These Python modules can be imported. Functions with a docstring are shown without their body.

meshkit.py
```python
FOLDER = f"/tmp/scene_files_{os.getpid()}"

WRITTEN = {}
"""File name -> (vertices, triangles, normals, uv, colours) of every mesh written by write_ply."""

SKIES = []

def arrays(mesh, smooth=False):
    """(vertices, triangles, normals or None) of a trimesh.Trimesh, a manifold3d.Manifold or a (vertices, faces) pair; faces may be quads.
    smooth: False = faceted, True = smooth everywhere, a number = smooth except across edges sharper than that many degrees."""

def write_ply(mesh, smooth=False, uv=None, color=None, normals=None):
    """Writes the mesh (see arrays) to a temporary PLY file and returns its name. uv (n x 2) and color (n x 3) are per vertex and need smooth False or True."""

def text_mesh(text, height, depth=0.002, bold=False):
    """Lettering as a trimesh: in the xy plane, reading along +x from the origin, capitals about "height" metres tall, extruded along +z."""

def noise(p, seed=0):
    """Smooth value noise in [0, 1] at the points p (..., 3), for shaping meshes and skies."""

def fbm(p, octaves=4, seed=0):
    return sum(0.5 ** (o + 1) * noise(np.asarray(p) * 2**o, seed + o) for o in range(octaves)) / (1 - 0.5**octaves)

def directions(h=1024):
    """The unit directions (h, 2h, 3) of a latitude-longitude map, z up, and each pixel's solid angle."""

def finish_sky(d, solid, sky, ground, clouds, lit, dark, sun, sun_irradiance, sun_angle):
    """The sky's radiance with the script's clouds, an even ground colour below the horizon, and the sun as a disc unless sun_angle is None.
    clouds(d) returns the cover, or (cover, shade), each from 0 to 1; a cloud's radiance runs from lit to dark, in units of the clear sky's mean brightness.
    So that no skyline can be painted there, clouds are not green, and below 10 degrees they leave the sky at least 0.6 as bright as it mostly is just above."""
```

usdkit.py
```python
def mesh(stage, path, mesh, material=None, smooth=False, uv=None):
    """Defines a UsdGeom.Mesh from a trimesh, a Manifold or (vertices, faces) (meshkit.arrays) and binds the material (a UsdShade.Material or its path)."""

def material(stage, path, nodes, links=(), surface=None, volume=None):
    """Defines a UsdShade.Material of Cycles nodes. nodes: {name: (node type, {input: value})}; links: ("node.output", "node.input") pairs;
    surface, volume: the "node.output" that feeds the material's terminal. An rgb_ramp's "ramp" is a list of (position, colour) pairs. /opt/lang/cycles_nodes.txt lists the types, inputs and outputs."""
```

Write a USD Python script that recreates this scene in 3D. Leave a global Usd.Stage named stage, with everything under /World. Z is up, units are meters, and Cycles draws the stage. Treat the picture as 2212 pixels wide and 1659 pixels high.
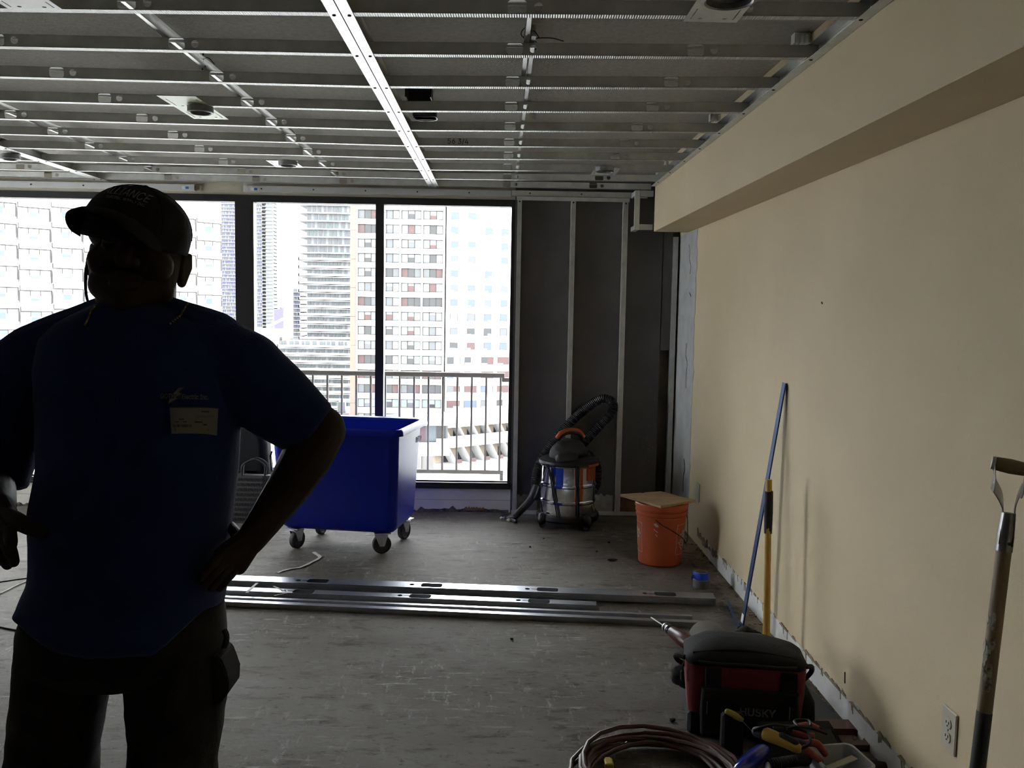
import math, random
import numpy as np, trimesh, manifold3d as m3, shapely.geometry as sg, shapely.affinity as sa
from shapely.ops import unary_union
import usdkit, meshkit
from pxr import Usd, UsdGeom, UsdLux, UsdShade, Gf, Sdf

stage = Usd.Stage.CreateInMemory()
UsdGeom.SetStageUpAxis(stage, 'Z'); UsdGeom.SetStageMetersPerUnit(stage, 1.0)
world = UsdGeom.Xform.Define(stage, '/World'); stage.SetDefaultPrim(world.GetPrim())
rng = random.Random(7); nr = np.random.default_rng(7)

# ---------------------------------------------------------------- camera, sky, sun, exposure
FPX, CX, CY = 1913.0, 1106.0, 829.5
YAW, PITCH, ROLL = -0.0155, 0.0840, 0.0172
CAM = np.array([0, 0, 1.5])
_f = np.array([-math.sin(YAW)*math.cos(PITCH), math.cos(YAW)*math.cos(PITCH), -math.sin(PITCH)])
_r = np.cross(_f, [0, 0, 1]); _r /= np.linalg.norm(_r); _u = np.cross(_r, _f)
_r, _u = math.cos(ROLL)*_r+math.sin(ROLL)*_u, -math.sin(ROLL)*_r+math.cos(ROLL)*_u
cam = UsdGeom.Camera.Define(stage, '/World/camera')
cam.CreateHorizontalApertureAttr(36.0); cam.CreateVerticalApertureAttr(27.0)
cam.CreateFocalLengthAttr(FPX/2212*36); cam.CreateClippingRangeAttr(Gf.Vec2f(0.05, 4000))
cam.AddTransformOp().Set(Gf.Matrix4d(*[float(x) for row in ([*_r, 0], [*_u, 0], [*(-_f), 0], [*CAM, 1]) for x in row]))
EXPOSURE = 2.45
cam.CreateExposureAttr(EXPOSURE)
dome = UsdLux.DomeLight.Define(stage, '/World/sky')
dome.CreateColorAttr(Gf.Vec3f(0.93, 0.965, 1.0)); dome.CreateIntensityAttr(1.0)
sun = UsdLux.DistantLight.Define(stage, '/World/sun')
sun.CreateColorAttr(Gf.Vec3f(1.0, 0.95, 0.86)); sun.CreateIntensityAttr(0.15); sun.CreateAngleAttr(0.53)
sun.AddRotateXYZOp().Set(Gf.Vec3f(48, 0, 14))      # high behind the building, shining on the towers opposite

# ---------------------------------------------------------------- helpers
def P(px, py, Y=None, X=None, Z=None):
    """The point of the room seen at a pixel of the photograph, on the plane y=Y, x=X or z=Z."""
    d = _f+_r*(px-CX)/FPX-_u*(py-CY)/FPX
    if Y is not None: t = (Y-CAM[1])/d[1]
    elif X is not None: t = (X-CAM[0])/d[0]
    else: t = (Z-CAM[2])/d[2]
    return CAM+t*d

_used = {}
def numbered(parent, name):
    k = (parent, name); n = _used.get(k, 0); _used[k] = n+1
    return name if n == 0 else f'{name}_{n:03d}'
def path_of(p):
    return '/World' if p is None else str(p.GetPath())
def setd(prim, label=None, cat=None, group=None, kind=None):
    for k, v in (('label', label), ('category', cat), ('group', group), ('kind', kind)):
        if v: prim.SetCustomDataByKey(k, v)
    return prim
def thing(name, label=None, cat=None, loc=(0, 0, 0), rz=0.0, group=None, kind=None, parent=None):
    pp = path_of(parent)
    x = UsdGeom.Xform.Define(stage, f'{pp}/{numbered(pp, name)}')
    x.AddTranslateOp().Set(Gf.Vec3d(*map(float, loc)))
    if rz: x.AddRotateZOp().Set(math.degrees(rz))
    return setd(x.GetPrim(), label, cat, group, kind)
def obj(name, mesh, mat, parent=None, smooth=35, label=None, cat=None, group=None, kind=None):
    pp = path_of(parent)
    m = usdkit.mesh(stage, f'{pp}/{numbered(pp, name)}', mesh, mat, smooth=smooth)
    return setd(m.GetPrim(), label, cat, group, kind)
def solo(name, label, cat, mesh, mat, loc=(0, 0, 0), group=None, smooth=35, kind=None):
    """A thing that is one mesh, its origin at loc."""
    v, f, _ = meshkit.arrays(mesh)
    o = obj(name, (v-np.asarray(loc, float), f), mat, None, smooth, label, cat, group, kind)
    UsdGeom.Xformable(o).AddTranslateOp().Set(Gf.Vec3d(*map(float, loc)))
    return o
def dup(src, loc, label, rz=0.0, group=None):
    name = src.GetName().rstrip('0123456789').rstrip('_')
    c = src.GetCustomData()
    r = thing(name, label, c['category'], loc, rz, group or c.get('group'))
    r.GetReferences().AddInternalReference(src.GetPath()); r.SetInstanceable(True)
    return r

def cat(*ms):
    return trimesh.util.concatenate([m for m in ms if m is not None])
def tm(man):
    m = man.to_mesh(); return trimesh.Trimesh(m.vert_properties[:, :3], m.tri_verts, process=False)
def man(t):
    t = trimesh.Trimesh(t.vertices, t.faces, process=True)
    return m3.Manifold(m3.Mesh(np.asarray(t.vertices, np.float32), np.asarray(t.faces, np.uint32)))
def box(x0, x1, y0, y1, z0, z1):
    b = trimesh.creation.box((abs(x1-x0), abs(y1-y0), abs(z1-z0)))
    b.apply_translation(((x0+x1)/2, (y0+y1)/2, (z0+z1)/2)); return b
def cbox(x0, x1, y0, y1, z0, z1, c=0.003):
    """A box with chamfered edges."""
    p = []
    for sx in (0, 1):
        for sy in (0, 1):
            for sz in (0, 1):
                X, Y, Z = (x0, x1)[sx], (y0, y1)[sy], (z0, z1)[sz]
                dx, dy, dz = (c, -c)[sx], (c, -c)[sy], (c, -c)[sz]
                p += [(X, Y+dy, Z+dz), (X+dx, Y, Z+dz), (X+dx, Y+dy, Z)]
    return trimesh.convex.convex_hull(np.array(p))
def rot(mesh, ang, axis, at=(0, 0, 0)):
    mesh.apply_transform(trimesh.transformations.rotation_matrix(ang, axis, at)); return mesh
def mv(mesh, d):
    mesh.apply_translation(d); return mesh
def frame_of(d):
    d = np.asarray(d, float); d = d/np.linalg.norm(d)
    a = np.array([0, 0, 1.0]) if abs(d[2]) < 0.9 else np.array([1.0, 0, 0])
    u = np.cross(a, d); u /= np.linalg.norm(u)
    return u, np.cross(d, u), d
def spline(pts, n=8):
    p = np.asarray(pts, float)
    if len(p) < 3: return p
    q = np.vstack([2*p[0]-p[1], p, 2*p[-1]-p[-2]]); out = []
    for i in range(1, len(q)-2):
        for t in np.linspace(0, 1, n, endpoint=False):
            a, b, c, d = q[i-1], q[i], q[i+1], q[i+2]
            out.append(0.5*(2*b+(c-a)*t+(2*a-5*b+4*c-d)*t*t+(3*b-a-3*c+d)*t**3))
    return np.array(out+[p[-1]])
def loft(rings, closed=True):
    """Rings (k, n, 3) joined into one closed skin with fan caps."""
    R = [np.asarray(r, float) for r in rings]; n = len(R[0]); v = np.vstack(R); f = []
    for i in range(len(R)-1):
        for j in range(n):
            a, b = i*n+j, i*n+(j+1) % n
            f += [(a, b, b+n), (a, b+n, a+n)]
    if closed:
        c0, c1 = len(v), len(v)+1
        v = np.vstack([v, R[0].mean(0), R[-1].mean(0)])
        for j in range(n):
            f.append((c0, (j+1) % n, j)); f.append((c1, (len(R)-1)*n+j, (len(R)-1)*n+(j+1) % n))
    m = trimesh.Trimesh(v, f, process=False)
    if closed and m.volume < 0: m.invert()
    return m
def tube(pts, r, n=10, sm=0):
    """A round rod or hose along the points; r one radius or one for each point."""
    p = spline(pts, sm) if sm else np.asarray(pts, float)
    rr = np.interp(np.linspace(0, 1, len(p)), np.linspace(0, 1, len(np.atleast_1d(r))), np.atleast_1d(r))
    T = np.gradient(p, axis=0); T /= np.linalg.norm(T, axis=1)[:, None]+1e-12
    u, w, _ = frame_of(T[0]); rings = []
    for i in range(len(p)):
        u = u-T[i]*(u@T[i]); u /= np.linalg.norm(u); w = np.cross(T[i], u)
        a = np.linspace(0, 2*math.pi, n, endpoint=False)
        rings.append(p[i]+rr[i]*(np.cos(a)[:, None]*u+np.sin(a)[:, None]*w))
    return loft(rings)
def cyl(a, b, r, n=20, r2=None):
    return tube([a, b], [r, r if r2 is None else r2], n)
def lathe(prof, at=(0, 0, 0), n=40):
    """(radius, z) outline turned about z."""
    a = np.linspace(0, 2*math.pi, n, endpoint=False)
    rings = [np.stack([r*np.cos(a), r*np.sin(a), np.full(n, z)], 1)+np.asarray(at) for r, z in prof]
    return loft(rings)
def extr(poly, h, T=None):
    """A shapely polygon in xy pulled up by h; T maps it into place."""
    g = [x for x in getattr(poly, 'geoms', [poly]) if x.area > 1e-9]
    m = cat(*[trimesh.creation.extrude_polygon(x, h, engine='earcut') for x in g])
    if T is not None: m.apply_transform(T)
    return m
def axes(o, ex, ey, ez):
    T = np.eye(4); T[:3, 0], T[:3, 1], T[:3, 2], T[:3, 3] = ex, ey, ez, o; return T
def hull(*pr):
    """Manifold hull of spheres (point, radius)."""
    return m3.Manifold.batch_hull([m3.Manifold.sphere(float(r), 20).translate([float(x) for x in p]) for p, r in pr])
def chain(pts, rad):
    return [hull((pts[i], rad[i]), (pts[i+1], rad[i+1])) for i in range(len(pts)-1)]
def union(ms):
    return m3.Manifold.batch_boolean(ms, m3.OpType.Add)
def soft(manif, edge=0.012, it=8):
    t = tm(manif.refine_to_length(edge)); t.merge_vertices()
    trimesh.smoothing.filter_taubin(t, lamb=0.5, nu=0.52, iterations=it); return t
def ring(c, a, b, n=48, e=2.0, u=(1, 0, 0), w=(0, 1, 0)):
    t = np.linspace(0, 2*math.pi, n, endpoint=False)
    ct, st = np.cos(t), np.sin(t)
    x = np.sign(ct)*np.abs(ct)**(2/e)*a; y = np.sign(st)*np.abs(st)**(2/e)*b
    return np.asarray(c)+x[:, None]*np.asarray(u)+y[:, None]*np.asarray(w)
def text(s, h, depth=0.001, bold=False):
    return meshkit.text_mesh(s, h, depth, bold)

# ---------------------------------------------------------------- materials
def mat(name, c, r=0.6, metal=0.0, c2=None, sc=6, stretch=(1, 1, 1), bump=0.0, bsc=60, bstretch=(1, 1, 1), lo=0.35, hi=0.65, **kw):
    nodes = {'t': ('texture_coordinate', {}), 'p': ('principled_bsdf', {'base_color': c, 'roughness': r, 'metallic': metal, **kw})}
    links = []
    if c2 is not None:
        nodes['m'] = ('mapping', {'scale': stretch}); nodes['n'] = ('noise_texture', {'scale': sc, 'detail': 5, 'roughness': 0.6})
        nodes['q'] = ('rgb_ramp', {'ramp': [(lo, c), (hi, c2)]})
        links += [('t.object', 'm.vector'), ('m.vector', 'n.vector'), ('n.fac', 'q.fac'), ('q.color', 'p.base_color')]
    if bump:
        nodes['bm'] = ('mapping', {'scale': bstretch}); nodes['bn'] = ('noise_texture', {'scale': bsc, 'detail': 4})
        nodes['b'] = ('bump', {'strength': bump, 'distance': 0.004})
        links += [('t.object', 'bm.vector'), ('bm.vector', 'bn.vector'), ('bn.fac', 'b.height'), ('b.normal', 'p.normal')]
    return usdkit.material(stage, f'/World/Looks/{name}', nodes, links, surface='p.BSDF')

galv = mat('galvanized_steel', (.60, .60, .57), .5, .36, (.72, .72, .69), 14, bump=.06, bsc=30)
def knurled():
    n = {'t': ('texture_coordinate', {}), 'p': ('principled_bsdf', {'metallic': .7, 'roughness': .42}),
         'n': ('noise_texture', {'scale': 9, 'detail': 4}), 'q': ('rgb_ramp', {'ramp': [(.35, (.46, .46, .45)), (.65, (.60, .60, .59))]}),
         'm': ('mapping', {'scale': (1, .001, .001)}), 'w': ('wave_texture', {'scale': 42}), 'b': ('bump', {'strength': .7, 'distance': .0016})}
    return usdkit.material(stage, '/World/Looks/knurled_steel', n, [('t.object', 'n.vector'), ('n.fac', 'q.fac'), ('q.color', 'p.base_color'),
        ('t.object', 'm.vector'), ('m.vector', 'w.vector'), ('w.fac', 'b.height'), ('b.normal', 'p.normal')], surface='p.BSDF')
knurl = knurled()
steel = mat('bright_steel', (.52, .52, .51), .34, .85, (.64, .64, .63), 7)
chrome = mat('polished_chrome', (.78, .78, .80), .08, 1)
zinc = mat('zinc_plate', (.55, .57, .6), .3, 1)
black_metal = mat('black_screw', (.02, .02, .02), .45)
dark_alu = mat('dark_bronze_aluminium', (.009, .008, .008), .45)
rail_paint = mat('brown_rail_paint', (.045, .038, .036), .5)
cream = mat('cream_wall_paint', (.61, .50, .325), .72, 0, (.65, .535, .355), 2.2, bump=.10, bsc=170)
header_paint = mat('beige_header_paint', (.50, .45, .35), .7, bump=.08, bsc=120)
bare = mat('bare_grey_plaster', (.40, .41, .42), .85, 0, (.52, .51, .49), 7, bump=.35, bsc=40)
bare_light = mat('pale_unpainted_strip', (.60, .60, .60), .8, 0, (.72, .71, .69), 9, bump=.2, bsc=50)
adhesive = mat('brown_adhesive', (.17, .125, .075), .8, 0, (.36, .29, .19), 18, bump=.6, bsc=60)
sill_panel = mat('grey_sill_panel', (.70, .67, .60), .6, 0, (.78, .74, .67), 4, bump=.1, bsc=30)
rust = mat('rusty_brown', (.16, .08, .035), .8, 0, (.30, .19, .10), 12)
sheath = mat('black_sheathing', (.105, .10, .096), .62, 0, (.135, .128, .12), 3, bump=.15, bsc=60)
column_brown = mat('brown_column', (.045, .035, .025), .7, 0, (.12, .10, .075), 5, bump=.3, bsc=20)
block = mat('grey_mortar', (.22, .20, .18), .9, 0, (.42, .39, .35), 8, bump=.6, bsc=30)
slab_c = mat('stippled_concrete_slab', (.30, .285, .245), .95, 0, (.385, .365, .315), 45, bump=.9, bsc=90, lo=.3, hi=.7)
pen = mat('black_marker', (.012, .012, .014), .6)
sticker_w = mat('white_sticker', (.75, .76, .78), .5); sticker_b = mat('blue_sticker', (.05, .14, .42), .5)
white_plate = mat('white_painted_steel', (.72, .73, .70), .35); lime_plate = mat('pale_lime_painted_steel', (.46, .54, .30), .35)
dark_ring = mat('dark_galvanized_ring', (.20, .20, .20), .45, .8, (.34, .34, .33), 20)
wire_b = mat('black_wire', (.01, .01, .01), .5)
def pane_mat(name, tint):
    return usdkit.material(stage, f'/World/Looks/{name}', {'tr': ('transparent_bsdf', {'color': tint}), 'gl': ('glossy_bsdf', {'roughness': 0.0}),
        'fr': ('fresnel', {'IOR': 1.45}), 'mx': ('mix_closure', {})}, [('fr.fac', 'mx.fac'), ('tr.BSDF', 'mx.closure1'), ('gl.BSDF', 'mx.closure2')], surface='mx.closure')
glass = pane_mat('clear_window_glass', (.96, .97, .965))

def floor_mat():
    n = {'t': ('geometry', {}), 'p': ('principled_bsdf', {'roughness': .75, 'specular_ior_level': .18}),
         'ma': ('mapping', {'scale': (1, 1.5, 1)}), 'a': ('noise_texture', {'scale': 1.1, 'detail': 6, 'roughness': .65}), 'ra': ('rgb_ramp', {'ramp': [(.3, (.088, .072, .059)), (.5, (.135, .120, .105)), (.72, (.18, .168, .155))]}),
         'mb': ('mapping', {'scale': (3.5, 9, 1)}), 'b': ('noise_texture', {'scale': 1.6, 'detail': 6, 'roughness': .72}), 'rb': ('rgb_ramp', {'ramp': [(.34, (.42, .36, .30)), (.46, (1, 1, 1))]}),
         'mc': ('mapping', {'scale': (2.5, 16, 1), 'rotation': (0, 0, .06)}), 'c': ('noise_texture', {'scale': 2.0, 'detail': 7, 'roughness': .8}), 'rc': ('rgb_ramp', {'ramp': [(.565, (0, 0, 0)), (.63, (1, 1, 1))]}),
         'md': ('mapping', {'scale': (14, 4, 1), 'rotation': (0, 0, .7)}), 'd': ('noise_texture', {'scale': 1.7, 'detail': 7, 'roughness': .8}), 'rd': ('rgb_ramp', {'ramp': [(.565, (0, 0, 0)), (.63, (1, 1, 1))]}),
         'me': ('mapping', {'scale': (5, 11, 1)}), 'e': ('noise_texture', {'scale': 3.1, 'detail': 8, 'roughness': .75}), 're': ('rgb_ramp', {'ramp': [(.37, (.30, .26, .23)), (.43, (1, 1, 1))]}),
         'mf': ('mapping', {'scale': (1, 1.3, 1)}), 'f': ('noise_texture', {'scale': 1.5, 'detail': 3}), 'rf': ('rgb_ramp', {'ramp': [(.40, (0, 0, 0)), (.62, (1, 1, 1))]}),
         'fe': ('mix_color', {'blend_type': 'multiply', 'fac': .8}), 'f3': ('math', {'math_type': 'multiply'}), 'f4': ('math', {'math_type': 'multiply'}),
         'mu': ('mix_color', {'blend_type': 'multiply', 'fac': .85}), 's1': ('mix_color', {'b': (.36, .355, .345)}), 's2': ('mix_color', {'b': (.33, .32, .31)}),
         'f1': ('math', {'math_type': 'multiply', 'value2': .85}), 'f2': ('math', {'math_type': 'multiply', 'value2': .7}),
         'bn': ('noise_texture', {'scale': 22, 'detail': 5, 'roughness': .7}), 'bu': ('bump', {'strength': .6, 'distance': .004})}
    l = [('t.position', f'm{k}.vector') for k in 'abcdef']+[(f'm{k}.vector', f'{k}.vector') for k in 'abcdef']+[(f'{k}.fac', f'r{k}.fac') for k in 'abcdef']
    l += [('ra.color', 'mu.a'), ('rb.color', 'mu.b'), ('mu.result', 'fe.a'), ('re.color', 'fe.b'), ('fe.result', 's1.a'), ('rc.color', 'f1.value1'), ('f1.value', 'f3.value1'), ('rf.color', 'f3.value2'), ('f3.value', 's1.fac'), ('s1.result', 's2.a'), ('rd.color', 'f2.value1'), ('f2.value', 'f4.value1'), ('rf.color', 'f4.value2'), ('f4.value', 's2.fac'),
          ('s2.result', 'p.base_color'), ('t.position', 'bn.vector'), ('bn.fac', 'bu.height'), ('bu.normal', 'p.normal')]
    return usdkit.material(stage, '/World/Looks/scraped_concrete_floor', n, l, surface='p.BSDF')
concrete_floor = floor_mat()

# ---------------------------------------------------------------- room shell
D, WX, SX, SLAB = 6.464, 1.303, 1.0604, 2.467      # window wall, right wall, face of the bulkhead, underside of the slab
XL, YF, XJ = -4.6, -3.2, 0.09                        # left end and rear of the room, right jamb of the windows
ZS, ZH = 0.2, 2.284                                 # sill and head of the windows
obj('floor', cat(box(XL-.2, WX+.2, YF-.2, D+.15, -.2, 0)), concrete_floor, kind='structure', smooth=False)
obj('ceiling', box(XL-.2, WX+.2, YF-.2, D+1.5, SLAB, SLAB+.25), slab_c, kind='structure', smooth=False)
wr = thing('wall_right', kind='structure')
obj('wall_panel', box(WX, WX+.2, YF-.2, D+.2, 0, SLAB), cream, wr, smooth=False)
def ragged(x0, x1, top, amp, n, seed, bottom=0.0, bamp=0.0):
    g = np.random.default_rng(seed); xs = np.linspace(x0, x1, n)
    t = top+amp*(g.random(n)-.5)*np.where(g.random(n) < .25, 2.2, .6)
    b = bottom+bamp*g.random(n)
    return sg.Polygon([*zip(xs, t), *zip(xs[::-1], b[::-1])]).buffer(0)
TW = axes((WX-.0015, 0, 0), (0, 1, 0), (0, 0, 1), (1, 0, 0))          # y, z drawn on the right wall
obj('bare_plaster', extr(ragged(0.12, 2.05, 5.90, .03, 40, 3, D, 0), .0022, axes((WX-.002, 0, 0), (0, 0, 1), (0, 1, 0), (1, 0, 0))), bare, wr, smooth=False, label='bare grey plaster by the corner')
for seed, (pts, w) in enumerate([([(1490, 528), (1491, 545), (1490, 560), (1493, 575), (1491, 592)], .006), ([(1484, 742), (1482, 765), (1485, 785), (1483, 810), (1482, 838)], .010),
                                 ([(1478, 992), (1480, 1010), (1477, 1030), (1476, 1062)], .012), ([(1490, 632), (1493, 640)], .009), ([(1776, 653), (1777, 656)], .004), ([(1826, 1452), (1826, 1476)], .003)]):
    q = [P(a, b, X=WX) for a, b in pts]; g = np.random.default_rng(seed)
    poly = sg.LineString([(a[1]+.004*(g.random()-.5), a[2]) for a in spline(q, 5)]).buffer(w/2*(0.7+.6*g.random()), cap_style=2)
    obj('crack', extr(poly, .004, axes((WX-.003, 0, 0), (0, 1, 0), (0, 0, 1), (1, 0, 0))), pen, wr, smooth=False)
ws = thing('baseboard_right', kind='structure')
obj('unpainted_strip', extr(ragged(-.5, 5.3, .098, .016, 190, 5), .003, axes((WX-.003, 0, 0), (0, 1, 0), (0, 0, 1), (1, 0, 0))), bare_light, ws, smooth=False)
edge_ = [sg.Polygon([(y-.03*g, .093), (y+.04*g, .094), (y+.02*g, .099+.008*h), (y-.012, .097+.006*h)]).buffer(.001) for y, g, h in zip(np.arange(.4, 5.2, .055)+nr.random(88)*.03, .4+nr.random(88), nr.random(88)) if h > .55]
edge_ += [sg.LineString([(y, .06+.02*nr.random()), (y+.012*nr.random(), .10)]).buffer(.0015+.003*nr.random(), 2) for y in 2.3+nr.random(30)*2.9]
edge_ += [ragged(5.05, 5.6, .085, .035, 26, 9, .045, .03)]
obj('adhesive_edge', extr(unary_union(edge_), .004, axes((WX-.0045, 0, 0), (0, 1, 0), (0, 0, 1), (1, 0, 0))), adhesive, ws, smooth=False)
dirt_m = mat('tan_floor_dirt', (.10, .08, .055), .9, 0, (.22, .185, .13), 9, bump=.7, bsc=70)
obj('dirt_band', extr(sa.affine_transform(ragged(-.5, 6.2, WX-.003, .0, 200, 6, WX-.13, .06), [0, 1, 1, 0, 0, 0]), .0025), dirt_m, ws, smooth=False, label='gritty tan dirt along the foot of the wall')
grit = [sg.Point(WX-.004-.11*nr.random()**2, y).buffer(.002+.006*nr.random()**2, 2) for y in 2.3+nr.random(260)*3.6]
obj('grit', extr(unary_union(grit), .006), adhesive, ws, smooth=False, kind='stuff', label='loose grit at the foot of the wall')
obj('bulkhead', cbox(SX, WX, YF-.1, 6.19, 2.0532, SLAB, .002), cream, kind='structure', smooth=False)
white_paint = mat('white_wall_paint', (.26, .25, .22), .7)
wl = thing('wall_left', kind='structure')
WY0, WY1 = 4.95, 6.3                                  # the side window, out of the frame on the left: the poles' shadows fall straight away from it
for b in (box(XL-.2, XL, YF-.2, WY0, 0, SLAB), box(XL-.2, XL, WY1, D+.2, 0, SLAB), box(XL-.2, XL, WY0, WY1, 0, ZS), box(XL-.2, XL, WY0, WY1, ZH, SLAB)):
    obj('wall_panel', b, white_paint, wl, smooth=False)
obj('wall_front', box(XL-.2, WX+.2, YF-.2, YF, 0, SLAB), white_paint, kind='structure', smooth=False)
wb = thing('wall_back', kind='structure')
obj('header', box(XL, XJ+.012, D, D+.16, ZH, SLAB), header_paint, wb, smooth=False)
obj('sill_wall', box(XL, XJ+.012, D, D+.16, 0, ZS-.006), sill_panel, wb, smooth=False)
obj('sill_seam', box(XL, XJ+.012, D-.002, D, .088, .092), bare, wb, smooth=False)
obj('foot_strip', extr(ragged(XL, XJ, .022, .02, 160, 12), .006, axes((0, D-.001, 0), (1, 0, 0), (0, 0, 1), (0, -1, 0))), mat('dark_foot_dirt', (.05, .045, .04), .9, 0, (.2, .18, .15), 25), wb, smooth=False)
obj('rust_patch', extr(ragged(-.235, -.09, .034, .012, 24, 13, .012, .006), .004, axes((0, D-.006, 0), (1, 0, 0), (0, 0, 1), (0, -1, 0))), rust, wb, smooth=False)
obj('sheathing', box(XJ+.012, .52, D, D+.2, 0, SLAB), sheath, wb, smooth=False)
obj('sheathing', box(.5205, 1.176, D, D+.2, 0, SLAB), sheath, wb, smooth=False)
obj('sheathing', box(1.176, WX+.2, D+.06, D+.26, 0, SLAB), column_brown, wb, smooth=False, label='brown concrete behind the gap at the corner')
obj('sheathing', box(1.182, 1.25, D+.005, D+.06, 1.22, 2.467), sheath, wb, smooth=False)
blocks = [ragged(x0, x1, .125+.02*k, .02, 18, 20+i, .01, .01) for i, (x0, x1, k) in enumerate([(.13, .30, .6), (.60, .86, 1), (.875, 1.16, .2)])]
for i, b in enumerate(blocks):
    m = extr(b, .018, axes((0, D-.0005, 0), (1, 0, 0), (0, 0, 1), (0, -1, 0)))
    obj('mortar_patch', m, block if i != 2 else rust, wb, smooth=False)
spk = [sg.Point(a, b).buffer(.003+.005*c, 3) for a, b, c in zip(.62+.55*nr.random(60), .2+.75*nr.random(60)**1.4, nr.random(60))]
obj('plaster_splash', extr(unary_union(spk), .001, axes((0, D-.0002, 0), (1, 0, 0), (0, 0, 1), (0, -1, 0))), mat('plaster_splash', (.16, .155, .15), .9), wb, smooth=False)

# windows: dark frames, one pane each
def window(name, x0, x1, l, r):
    w = thing(name, kind='structure')
    obj('window_frame', cat(box(x0, x1, D-.01, D+.075, ZS, ZS+.02), box(x0, x1, D-.01, D+.075, 2.236, ZH), box(x0, x0+l, D-.01, D+.075, ZS+.02, 2.236), box(x1-r, x1, D-.01, D+.075, ZS+.02, 2.236),
                            box(x0+l, x1-r, D+.03, D+.05, ZS+.02, ZS+.028)), dark_alu, w, smooth=False)
    obj('pane', box(x0+l, x1-r, D+.038, D+.042, ZS+.02, 2.236), glass, w, smooth=False)
window('window_1', XL, -3.86, .02, .04)
window('window_2', -3.86, -1.842, .04, .065)
window('window_3', -1.842, -.87, .067, .03)
window('window_4', -.87, XJ+.012, .03, .025)
w5 = thing('window_5', kind='structure')
obj('window_frame', cat(box(XL-.08, XL+.01, WY0, WY1, ZS, ZS+.02), box(XL-.08, XL+.01, WY0, WY1, 2.236, ZH), *[box(XL-.08, XL+.01, y-.03, y+.03, ZS+.02, 2.236) for y in (WY0+.03, (WY0+WY1)/2, WY1-.03)]), dark_alu, w5, smooth=False)
for y0_, y1_ in ((WY0+.06, (WY0+WY1)/2-.03), ((WY0+WY1)/2+.03, WY1-.06)): obj('pane', box(XL-.042, XL-.038, y0_, y1_, ZS+.02, 2.236), glass, w5, smooth=False)
obj('trim_1', box(XL, XJ+.012, D-.03, D+.02, ZS-.022, ZS), dark_alu, kind='structure', smooth=False)
# ---------------------------------------------------------------- outside: balcony rail and the city
balc = mat('balcony_concrete', (.55, .55, .54), .8)
solo('balcony_slab', 'pale concrete balcony slab outside the windows', 'balcony', box(XL, 1.6, D+.16, 7.95, -.25, .0), balc, smooth=False)
rl = thing('balcony_railing', 'brown metal balcony railing with thin vertical bars outside the windows', 'railing', (-2, 7.7, 0))
def RL(m): return mv(m, (2, -7.7, 0))
obj('top_rail', RL(cbox(XL, .055, 7.67, 7.73, .905, .945, .004)), rail_paint, rl)
obj('bottom_rail', RL(cbox(XL, .055, 7.685, 7.715, .055, .088, .003)), rail_paint, rl)
obj('rail_bracket', RL(cbox(.03, .12, 7.68, 7.72, .87, .905, .003)), rail_paint, rl)
for k in range(45):
    x = .02-.1255*k
    if x < XL+.05: break
    obj('baluster', RL(box(x-.008, x+.008, 7.692, 7.708, .088, .905)), rail_paint, rl, smooth=False)
for x in (-4.5, -2.9, -1.02, .04):
    obj('rail_post', RL(box(x-.015, x+.015, 7.685, 7.715, 0, .055)), rail_paint, rl, smooth=False)

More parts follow.
